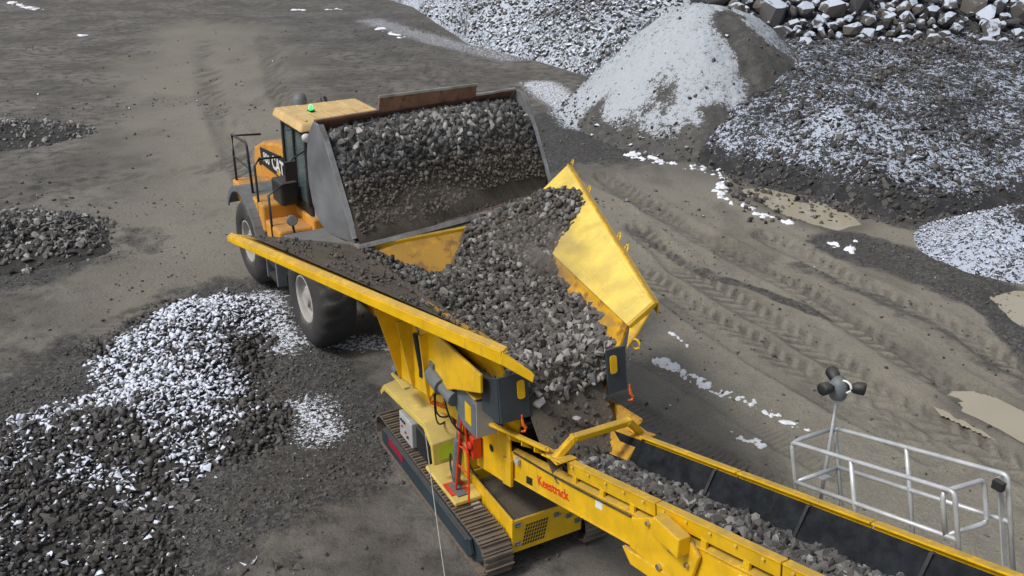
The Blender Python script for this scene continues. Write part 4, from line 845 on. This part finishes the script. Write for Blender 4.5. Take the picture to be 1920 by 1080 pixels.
# tail box and inlet chute
for s in (-1,1):
    t=MB(); t.prism_y([(.85,1.02),(.85,1.52),(1.1,1.78),(1.72,1.90),(1.78,1.30),(1.60,1.22)],s*.50-.015,s*.50+.015); t.prism_y([(1.60,1.22),(1.80,1.28),(1.80,1.66),(1.60,1.60)],s*.52-.02,s*.52+.02); tb=t.build('tail_plate',YEL,FE,.008)
    if s<0: MB().tube([(1.27,-.517,1.52),(1.27,-.522,1.52)],.05,14).build('access_hole',DARK,tb); MB().box(1.86,1.95,-.53,-.488,1.67,1.74).build('sensor_box',LGREY,FE,.006)
    c=MB(); c.plate([(1.15,s*.50,1.74),(2.62,s*.48,RZ(2.62)-.02),(2.72,s*.60,RZ(2.62)+.15),(1.25,s*.78,2.05)][:: -s],.02); c.bar((1.25,s*.78,2.05),(2.72,s*.60,RZ(2.62)+.15),.05,.04); c.bar((2.62,s*.49,RZ(2.62)-.02),(2.72,s*.60,RZ(2.62)+.15),.05,.04); c.plate([(2.60,s*.40,RZ(2.60)+.01),(3.0,s*.40,RZ(3.0)+.02),(3.0,s*.60,RZ(3.0)+.02),(2.60,s*.60,RZ(2.60)+.01)],.02)
    c.build('inlet_chute',YELD if s>0 else YEL,FE,.005)
    c=MB(); c.plate([(2.3,s*.44,RZ(2.3)+.05),(2.98,s*.44,RZ(2.98)+.0),(3.0,s*.25,RZ(3.0)-.22),(2.3,s*.25,RZ(2.3)-.22)],.02); c.build('chute_liner',YELD,FE)
    for q in np.arange(1.45,2.6,.28): MB().plate([(q,s*.52,RZ(q)-.02),(q,s*.66,RZ(q)+.12),(q,s*.66,RZ(q)+.06)],.02).build('chute_rib',YEL,FE)
g=MB(); P=[(2.80,-.53,RZ(2.8)+.02),(2.86,-.36,RZ(2.8)+.24),(2.86,.33,RZ(2.8)+.24),(2.80,.53,RZ(2.8)+.02)]
for a,b in zip(P[:-1],P[1:]):
    e=(Vector(b)-Vector(a)).normalized()*.03; g.bar(Vector(a)-e,Vector(b)+e,.085,.075)
g.box(2.70,2.92,-.60,-.46,RZ(2.8)+.005,RZ(2.8)+.03); g.box(2.70,2.92,.46,.60,RZ(2.8)+.005,RZ(2.8)+.03); g.build('gantry_arch',YEL,FE,.012)
# fold hinge on the near beam
h=MB(); h.prism_y([(4.15,RZ(4.15)-.24),(4.55,RZ(4.55)-.10),(4.95,RZ(4.95)-.16),(5.10,RZ(5.1)-.30),(5.02,RZ(5.02)-.62),(4.6,RZ(4.6)-.66),(4.15,RZ(4.15)-.58)],-.535,-.495); h.box(4.62,4.98,-.66,-.53,RZ(4.8)-.26,RZ(4.8)-.06); h.prism_y([(4.05,RZ(4.05)-.60),(4.9,RZ(4.9)-.64),(4.8,RZ(4.8)-.80),(4.2,RZ(4.2)-.76)],-.55,-.50)
hb=h.build('fold_bracket',YEL,FE,.012)
for x,dz,r in ((4.42,-.20,.022),(4.76,-.34,.035),(4.62,-.60,.03),(4.98,-.42,.022)): MB().tube([(x,-.536,RZ(x)+dz),(x,-.57,RZ(x)+dz)],r,10).build('pin',CHROME,hb)
for xa in (5.25,5.85,6.45,7.05): MB().prism_y([(xa,RZ(xa)-.27),(xa+.45,RZ(xa+.45)-.27),(xa+.45,RZ(xa+.45)-.55),(xa,RZ(xa)-.55)],-.492,-.482).build('beam_panel',YEL,FE,.006)
# red hose frame and raise cylinder
rf=MB(); rf.tube([(.86,-.70,1.98),(.78,-.74,1.2),(.72,-.76,.66)],.018,7); rf.tube([(.86,-.70,1.98),(1.0,-.70,1.2),(1.06,-.74,.66)],.014,7); rf.tube([(.80,-.73,1.35),(1.0,-.70,1.35)],.012,6); rf.tube([(.77,-.74,1.05),(1.02,-.72,1.05)],.012,6); rf.build('hose_frame',RED,FE)
for i,(a,b) in enumerate((((.55,-.6,1.62),(1.0,-.62,1.42)),((.50,-.62,1.52),(.95,-.66,1.2)),((.9,-.66,1.7),(1.05,-.6,1.0)))):
    a=Vector(a);b=Vector(b); pts=[a.lerp(b,t)+Vector((0,-.06*math.sin(math.pi*t),.12*math.sin(math.pi*t)*(1 if i<2 else -1))) for t in np.linspace(0,1,9)]
    MB().tube(pts,.012,6).build('hydraulic_hose',RED if i<2 else DARK,FE,smooth=True)
vb=MB(); vb.box(.88,1.04,-.66,-.54,1.25,1.55); vb.tube([(1.0,-.67,1.45),(1.0,-.70,1.45)],.05,12); vb.tube([(.92,-.67,1.33),(.92,-.70,1.33)],.04,12); vb.build('valve_block',RED,FE,.01)
c=MB(); c.tube([(.60,-.70,.70),(.66,-.68,1.35)],.058,14); cy=c.build('raise_cylinder',GREY,FE); MB().tube([(.66,-.68,1.35),(.72,-.66,1.85)],.035,12).build('rod',CHROME,cy); MB().bar((.62,-.64,1.3),(.80,-.62,1.95),.05,.09).build('raise_arm',YEL,FE,.01)
# tube railing on the far side of the conveyor
x0,x1=4.98,6.60; yn,yf=.62,1.12
def rp(x,y,h): return Vector((x,y,RZ(x)))+UPV*h
zt=.40; zm=.03; zb=-.42
rl=MB(); rt=.020
def cor(pts,r=.05):
    out=[Vector(pts[0])]
    for a,b,c in zip(pts[:-2],pts[1:-1],pts[2:]):
        b=Vector(b);u=(Vector(a)-b).normalized();v=(Vector(c)-b).normalized()
        for t in (0,.25,.5,.75,1): out.append((b+u*r)*(1-t)**2+b*2*t*(1-t)+(b+v*r)*t*t)
    return out+[Vector(pts[-1])]
RL=bpy.data.objects.new('railing',None); COL.objects.link(RL); RL.parent=FE
def rail(pts,name='rail_tube',r=rt): MB().tube(cor(pts),r,9).build(name,GALV,RL,smooth=True)
rail([rp(x0,yn,zb),rp(x0,yn,zt),rp(x1-.06,yn,zt),rp(x1-.06,yn,zb)])
rail([rp(x0+.02,yf,zb),rp(x0+.02,yf,zt),rp(x1,yf,zt),rp(x1,yf,zb)])
rail([rp(x0,yn,zt-.02),rp(x0,yn+.1,zt),rp(x0+.02,yf,zt)]); rail([rp(x0,yn,zm),rp(x0+.02,yf,zm)]); rail([rp(x0,yn,zm),rp(x1-.06,yn,zm)]); rail([rp(x0+.02,yf,zm),rp(x1,yf,zm)])
for x in (5.62,): rail([rp(x,yn,zb),rp(x,yn,zt)],'rail_post')
for x in (5.74,): rail([rp(x,yf,zb),rp(x,yf,zt)],'rail_post')
rail([rp(x1-.16,yn,zm),rp(x1-.16,yn,zt-.03),rp(x1-.10,yf-.12,zt-.03),rp(x1-.10,yf-.12,zm),rp(x1-.16,yn,zm)],'gate_frame')
MB().bar(rp(x1-.05,yf-.02,zb+.1),rp(x1-.05,yf-.02,zt-.02),.05,.012,up=(1,0,0)).build('gate_post',GALV,RL)
MB().box(x1-.14,x1-.06,yf-.13,yf-.08,RZ(x1)+.30,RZ(x1)+.37).build('gate_hinge',DARK,RL)
MB().plate([rp(x0,yn,zb),rp(x1,yn,zb),rp(x1,yf,zb),rp(x0,yf,zb)],.03).build('walkway_floor',GALV,RL)
for x in (5.2,6.2): MB().bar(rp(x,.46,-.5),rp(x,yf,zb-.03),.05,.06).build('walkway_bracket',YEL,RL)
MB().bar(rp(x0+.03,yf-.22,zm-.02),rp(x0+.1,yf-.22,zm-.02),.09,.012).build('lamp_bracket',GALV,RL)
# pole lamp clamped to the railing
bx,by=4.94,1.02; bz=RZ(bx)-.35
pb=M_O=Vector((bx,by,bz)); FEm=Matrix.Translation(FE.location)@Matrix.Rotation(R(-61.73),4,'Z')
PL=thing('pole_lamp','grey lamp head with three black pods on a thin pole above the railing','lamp',tuple(FEm@pb),R(-61.73))
MB().tube([(0,0,0),(0,0,.55),(0,0,1.12)],[.018,.017,.012],9).build('pole',GALV,PL,smooth=True)
hd=MB(); hd.lathe_z([(.001,-.12),(.05,-.115),(.075,-.08),(.085,0),(.07,.06),(.04,.10),(.001,.105)],c=(0,0,1.22),n=20); H=hd.build('lamp_head',GREY,PL,smooth=True)
MB().lathe_z([(.001,-.128),(.045,-.126),(.058,-.118),(.058,-.10),(.001,-.10)],c=(0,0,1.22),n=18).build('head_cap',LGREY,H)
MB().tube([(.055*math.cos(t)+.06,.02*math.cos(t),1.26+.055*math.sin(t)) for t in np.linspace(0,6.28,15)],.010,6).build('head_ring',WHITE,H)
for k in range(3):
    an=R(151.73+120*k); dx,dy=math.cos(an),math.sin(an); q=MB()
    q.tube([(dx*.06,dy*.06,1.24),(dx*.10,dy*.10,1.25),(dx*.12,dy*.12,1.25),(dx*.15,dy*.15,1.26),(dx*.21,dy*.21,1.265),(dx*.22,dy*.22,1.265)],[.02,.025,.045,.055,.058,.04],14); q.build('lamp_pod',DARK,PL,smooth=True)
# slack cable from the mudguard down over the track towards the camera
a=FEm@Vector((-.15,-.80,1.02)); b=FEm@Vector((3.25,-1.95,.75)); c0=thing('cable','thin pale cable slanting over the crawler track to the bottom edge','cable',tuple(a))
MB().tube([Vector((0,0,0)).lerp(b-a,t)+Vector((0,0,-.10*math.sin(math.pi*t))) for t in np.linspace(0,1,14)],.0055,6).build('cable_strand',LGREY,c0)

# hoses, cables and warning decals
def hose(a,b,sag,r=.012,mat=DARK,side=0,name='hose'):
    a=Vector(a);b=Vector(b); MB().tube([a.lerp(b,t)+Vector((0,-side*math.sin(math.pi*t),-sag*math.sin(math.pi*t))) for t in np.linspace(0,1,11)],r,6).build(name,mat,FE,smooth=True)
hose((.66,-.93,2.44),(.40,-.70,1.55),.22,side=.10); hose((.70,-.90,2.42),(.90,-.66,1.52),.15,side=.08); hose((.60,-.95,2.40),(.20,-.66,1.35),.3,side=.06)
hose((1.8,-.50,1.76),(4.1,-.50,RZ(4.1)-.26),.02,.010,name='cable_run'); hose((.30,-.62,1.25),(.70,-.74,.72),.1,.014,side=.05)
for x,z,w,h,m in ((3.55,-.33,.06,.05,WHITE),(2.15,-.50,.07,.05,DARK),(5.6,-.34,.07,.05,WHITE),(6.6,-.44,.08,.05,RED)):
    MB().plate([(x-w,-.4845 if x<5 else -.4935,RZ(x-w)+z-h),(x+w,-.4845 if x<5 else -.4935,RZ(x+w)+z-h),(x+w,-.4845 if x<5 else -.4935,RZ(x+w)+z+h),(x-w,-.4845 if x<5 else -.4935,RZ(x-w)+z+h)],.002).build('decal',m,FE)
# ---------------------------------------------------------------- loads: bucket, hopper, outlet, belt
def load(name,label,base,loc,rz,xs,ys,hf,mat=FINES,keep=None):
    o=sheet(name,xs,ys,hf,mat,{},keep=keep); o.location=loc; o.rotation_euler=(0,0,rz); bpy.context.view_layer.update(); tag(o,label,base); return o
LL=((-2.411,16.114,0),R(-59)); FL=((-.395,10.894,0),R(-61.73))
# load in the bucket: steep face from the back rim down to the cutting edge
def h_bucket(x,y):
    t=np.maximum((x-1.90)/(2.92-1.90),0); z=4.40-.10*t-.90*t**1.8+.26*np.sin(np.clip(t,0,1)*math.pi)*(1-.15*y**2)
    z=z-.10*np.clip(np.abs(y)-1.4,0,1)+.10*fbm(x*3,y*2.2,301,4)+.04*fbm(x*9,y*9,302,3)
    return np.where(x>2.92+.16*sm(.3,-.8,y+.5*fbm(x*2,y*2,303,2)),3.12-(x-2.92)*.8,z)
_bm=LOM@BKM; LB_=(tuple(_bm.to_translation()),R(-59)+BKR)
o=load('bucket_load','grey crushed stone and brown fines heaped in the loader bucket','stone load',*LB_,np.arange(1.80,3.1,.03),np.arange(-1.84,1.845,.03),h_bucket)
n=9500; x=RNG.uniform(1.92,3.02,n); y=RNG.uniform(-1.78,1.8,n); t=(x-1.9)/1.02
k=RNG.uniform(0,1,n)<(.58+.42*sm(1.0,.72,t-.16*(y>1.1)*(y-1.1)+.18*fbm(x*2,y*2,305,2)-.10*(y/1.8)+.0)+.35*sm(1.0,1.5,y)); x,y,t=x[k],y[k],t[k]
S=.075*(3.6)**(RNG.uniform(0,1,len(x))**1.35); S=S*np.interp(t,[.6,.9],[1,.5]); tone=np.clip(RNG.beta(1.8,1.7,len(x))*.88+.40*np.exp(-((x-2.15)/.4)**2-((y-.35)/.65)**2)*RNG.uniform(.2,1.6,len(x)),0,1); tone=np.where(RNG.uniform(0,1,len(x))<.05,.95,tone)
stones(np.stack([x,y,h_bucket(x,y)+S*.18],1),S,tone,np.zeros(len(x)),np.clip(sm(.62,.92,t)*.8+RNG.uniform(-.1,.3,len(x)),0,.85),o,nmax=300)
# load in the hopper
def wing_far(x,y):
    w0=np.interp(x,[-2.32,2.07],[1.75,.84]); z0=np.interp(x,[-2.32,2.07],[2.99,3.19]); w1=np.interp(x,[-2.31,2.06],[2.72,1.20]); z1=np.interp(x,[-2.31,2.06],[3.72,3.40])
    up=z0+(z1-z0)*(y-w0)/(w1-w0); lo=2.1+np.clip((y-.5)/(w0-.5),0,1)*(z0-2.1); return np.where(y>w0,up,np.where(y>.5,lo,2.0))
def h_pile(x,y):
    z=2.77+.11*y+.20*np.exp(-((x+1.9)/1.1)**2-((y-1.15)/.8)**2)+.10*np.exp(-((x-1.4)/.7)**2)+.42*np.clip(-y,0,1)*sm(1.2,-.3,x)+.56*np.exp(-((x+1.35)/.85)**2-((y-2.05)/.55)**2)-.20*np.exp(-((x+1.75)/.55)**2-((y-.15)/.65)**2)+.05*(y>0)*sm(.4,1.2,y)
    z=z+.10*fbm(x*1.8,y*1.8,311,3)+.03*fbm(x*7,y*7,312,3); return np.where(x>1.95,z-(x-1.95)**1.0*1.1,z)
o=load('hopper_load','dark crushed stone filling the yellow hopper below the bucket','stone load',*FL,np.arange(-2.3,2.16,.04),np.arange(-1.5,2.6,.04),h_pile,keep=lambda x,y,z:(z>wing_far(x,y)-.03)&(y<np.interp(x,[-2.31,2.06],[2.6,1.1]))&(y>np.interp(x,[-2.2,2.07],[-1.0,-.76]))&(z>2.06+np.clip((-.7-x)/1.6,0,1)*1.0))
n=11000; x=RNG.uniform(-2.25,2.15,n); y=RNG.uniform(-1.3,2.5,n); w=np.where(y>0,np.interp(x,[-2.31,2.06],[2.6,1.1]),np.interp(x,[-2.2,2.07],[1.0,.80])); z=h_pile(x,y)
wallz=np.interp(np.abs(y),[.5,.51],[2.1,2.1])+np.clip((np.abs(y)-.5)/(w-.5+1e-6),0,2)*1.05; rear=2.06+np.clip((-.7-x)/1.65,0,1)*1.09
wallz=np.where(y>0,wing_far(x,y),wallz); k=(np.abs(y)<w)&(z>np.maximum(wallz,rear)-.02)&(RNG.uniform(0,1,n)<1-.75*sm(-.15,-.55,y)*sm(1.0,.2,x)); x,y,z=x[k],y[k],z[k]
S=.06*(3.0)**(RNG.uniform(0,1,len(x))**1.7); S*=1+.22*sm(.6,1.6,x); tone=np.clip(RNG.beta(1.6,2.0,len(x))*.95+.22*sm(.6,1.7,x),0,1); tone=np.where(RNG.uniform(0,1,len(x))<.05,.85,tone)
stones(np.stack([x,y,z+S*.22],1),S,tone,np.zeros(len(x)),RNG.uniform(0,.5,len(x)),o,nmax=300)
# fines lying on the near wing
def onwing(x,y,d=.062):
    w0=np.interp(x,[-2.2,2.07],[-1.05,-.84]); w1=np.interp(x,[-2.35,2.22],[-2.60,-.82-.0]); z0=np.interp(x,[-2.2,2.07],[3.0,3.19]); z1=np.interp(x,[-2.35,2.22],[3.46,3.36])
    t=(y-w0)/(w1-w0-1e-6); up=z0+(z1-z0)*t; yl=np.interp(x,[-2.2,-.7],[-1.04,-.5]); zl=np.interp(x,[-2.2,-.7,2.05],[2.99,2.06,2.16]); lo=zl+np.clip((yl-y)/(yl-w0+1e-3),0,1)*(z0-zl); return np.where(t>=0,up+.05*np.clip(1-t,0,1),lo+.05+.07*np.clip((yl-y)/.15,0,1))+d
X=np.linspace(-2.18,1.9,110); V=[];
for xx in X:
    a=np.interp(xx,[-2.35,2.22],[-2.60,-.82])+np.interp(xx,[-2.25,-1.2,1.9],[.12,.10,.06]); b=np.interp(xx,[-2.2,-.7],[-1.045,-.5])
    yy=np.linspace(a,b,40); V.append(np.stack([np.full(40,xx),yy,onwing(np.full(40,xx),yy)+.04*(fbm(xx*3+yy*0,yy*3,321,3)+.25)*np.sin(np.linspace(0,math.pi,40))],1))
V=np.concatenate(V); i=np.arange(110*40).reshape(110,40); F=np.stack([i[:-1,:-1],i[1:,:-1],i[1:,1:],i[:-1,1:]],-1).reshape(-1,4)
dl=link('dirt_layer',arr_mesh('dirt_layer',V,F),FINES,FE,smooth=True); tag(dl,kind='stuff')
n=420; xx=RNG.uniform(-2.1,1.9,n); yy=np.interp(xx,[-2.35,2.22],[-2.5,-.75])+RNG.uniform(0,1.1,n)**1.0; S=.03*(4.0)**(RNG.uniform(0,1,n)**2.2)
stone_mass('dirt_stones',np.stack([xx,yy,onwing(xx,yy)+.03],1),S,RNG.uniform(.1,.8,n),np.zeros(n),RNG.uniform(.2,.8,n),FE)
# stone pouring from the outlet onto the belt
def h_out(x,y): 
    t=np.clip((x-2.0)/.75,0,1); return 2.86-.92*t**.62+.05*np.clip(.4-np.abs(y),-.3,.4)+.06*fbm(x*4,y*4,331,3)
o=load('outlet_stream','dark stone and earth pouring from the hopper outlet onto the conveyor','stone stream',*FL,np.arange(1.98,2.80,.03),np.arange(-.50,.505,.03),h_out)
n=620; x=RNG.uniform(2.0,2.78,n); y=RNG.uniform(-.47,.47,n); k=RNG.uniform(0,1,n)<.16+.8*sm(2.16,2.0,x)+.5*sm(2.5,2.75,x); x,y=x[k],y[k]; S=.06*(2.4)**(RNG.uniform(0,1,len(x))**1.6)
stones(np.stack([x,y,h_out(x,y)+S*.2],1),S,np.clip(RNG.beta(2,3,len(x))*.8,0,1),np.zeros(len(x)),RNG.uniform(.1,.7,len(x)),o,nmax=200)
for (x,y,z,s,tn,lab) in ((2.42,-.03,2.42,.135,.98,'large pale stone tumbling in the hopper outlet'),(2.30,-.20,2.60,.06,.9,'small pale stone falling left of the large one'),(2.26,.06,2.62,.06,.85,'small stone falling above the large pale one'),(2.22,.30,2.66,.07,.8,'small flat stone falling near the far skirt')):
    r=bpy.data.objects.new('falling_stone',ROCKS[int(x*100)%14]); COL.objects.link(r); r.location=FEm@Vector((x,y,z)); r.scale=(s,s,s*1.2); r.rotation_euler=RNG.uniform(0,6,3); r.color=(tn,0,0,1); tag(r,lab,'stone','stones falling from the outlet')
# stone on the conveyor belt
def h_belt(x,y): return RZ(x)-.325+.10*np.clip(1-(y/.30)**2,0,1)+.05*fbm(x*2.2,y*2,341,3)
o=load('belt_load','grey crushed stone riding up the black conveyor belt','stone load',*FL,np.arange(2.6,9.5,.05),np.arange(-.30,.27,.04),h_belt)
n=4200; x=RNG.uniform(2.65,9.4,n); y=np.clip(RNG.normal(-.04,.165,n),-.38,.25); k=RNG.uniform(0,1,n)<.95; x,y=x[k],y[k]; S=.055*(3.2)**(RNG.uniform(0,1,len(x))**1.7)
stones(np.stack([x,y,h_belt(x,y)+S*.22],1),S,np.clip(RNG.beta(1.8,2.0,len(x))*.95,0,1),np.zeros(len(x)),RNG.uniform(0,.25,len(x)),o,nmax=300)
# dust hanging over the tipping stone
def dust_mat(dens):
    s=NT('stone_dust'); t=s.t; t.nodes.remove(s.p); v=s.n('VolumePrincipled'); v.inputs['Color'].default_value=(.55,.49,.41,1)
    o=t.nodes['Material Output']; s.l(v.outputs[0],o.inputs['Volume'])
    ln=s.n('VectorMath',operation='LENGTH'); s.l(s.pos(),ln.inputs[0]); fall=s.ramp(ln.outputs['Value'],1.,.25)
    nz=s.ramp(s.noise(1.6,4,.6),.38,.72); s.l(s.math('MULTIPLY',s.math('MULTIPLY',fall,nz),dens),v.inputs['Density']); return s.m
def dust(label,loc,rz,rad,dens):
    bm=bmesh.new(); bmesh.ops.create_icosphere(bm,subdivisions=3,radius=1); me=bpy.data.meshes.new('dust_cloud'); bm.to_mesh(me); bm.free()
    o=link('dust_cloud',me,dust_mat(dens)); o.location=loc; o.rotation_euler=(0,0,rz); o.scale=rad; tag(o,label,'dust',kind='stuff')
dust('thin brown dust along the far wing of the hopper',tuple(FEm@Vector((-.5,1.20,3.15))),R(-61.73),(1.9,.65,.60),1.7)
dust('thin dust curling below the bucket lip',tuple(LOM@Vector((3.0,-.7,3.25))),R(-59),(.55,1.5,.65),1.6)
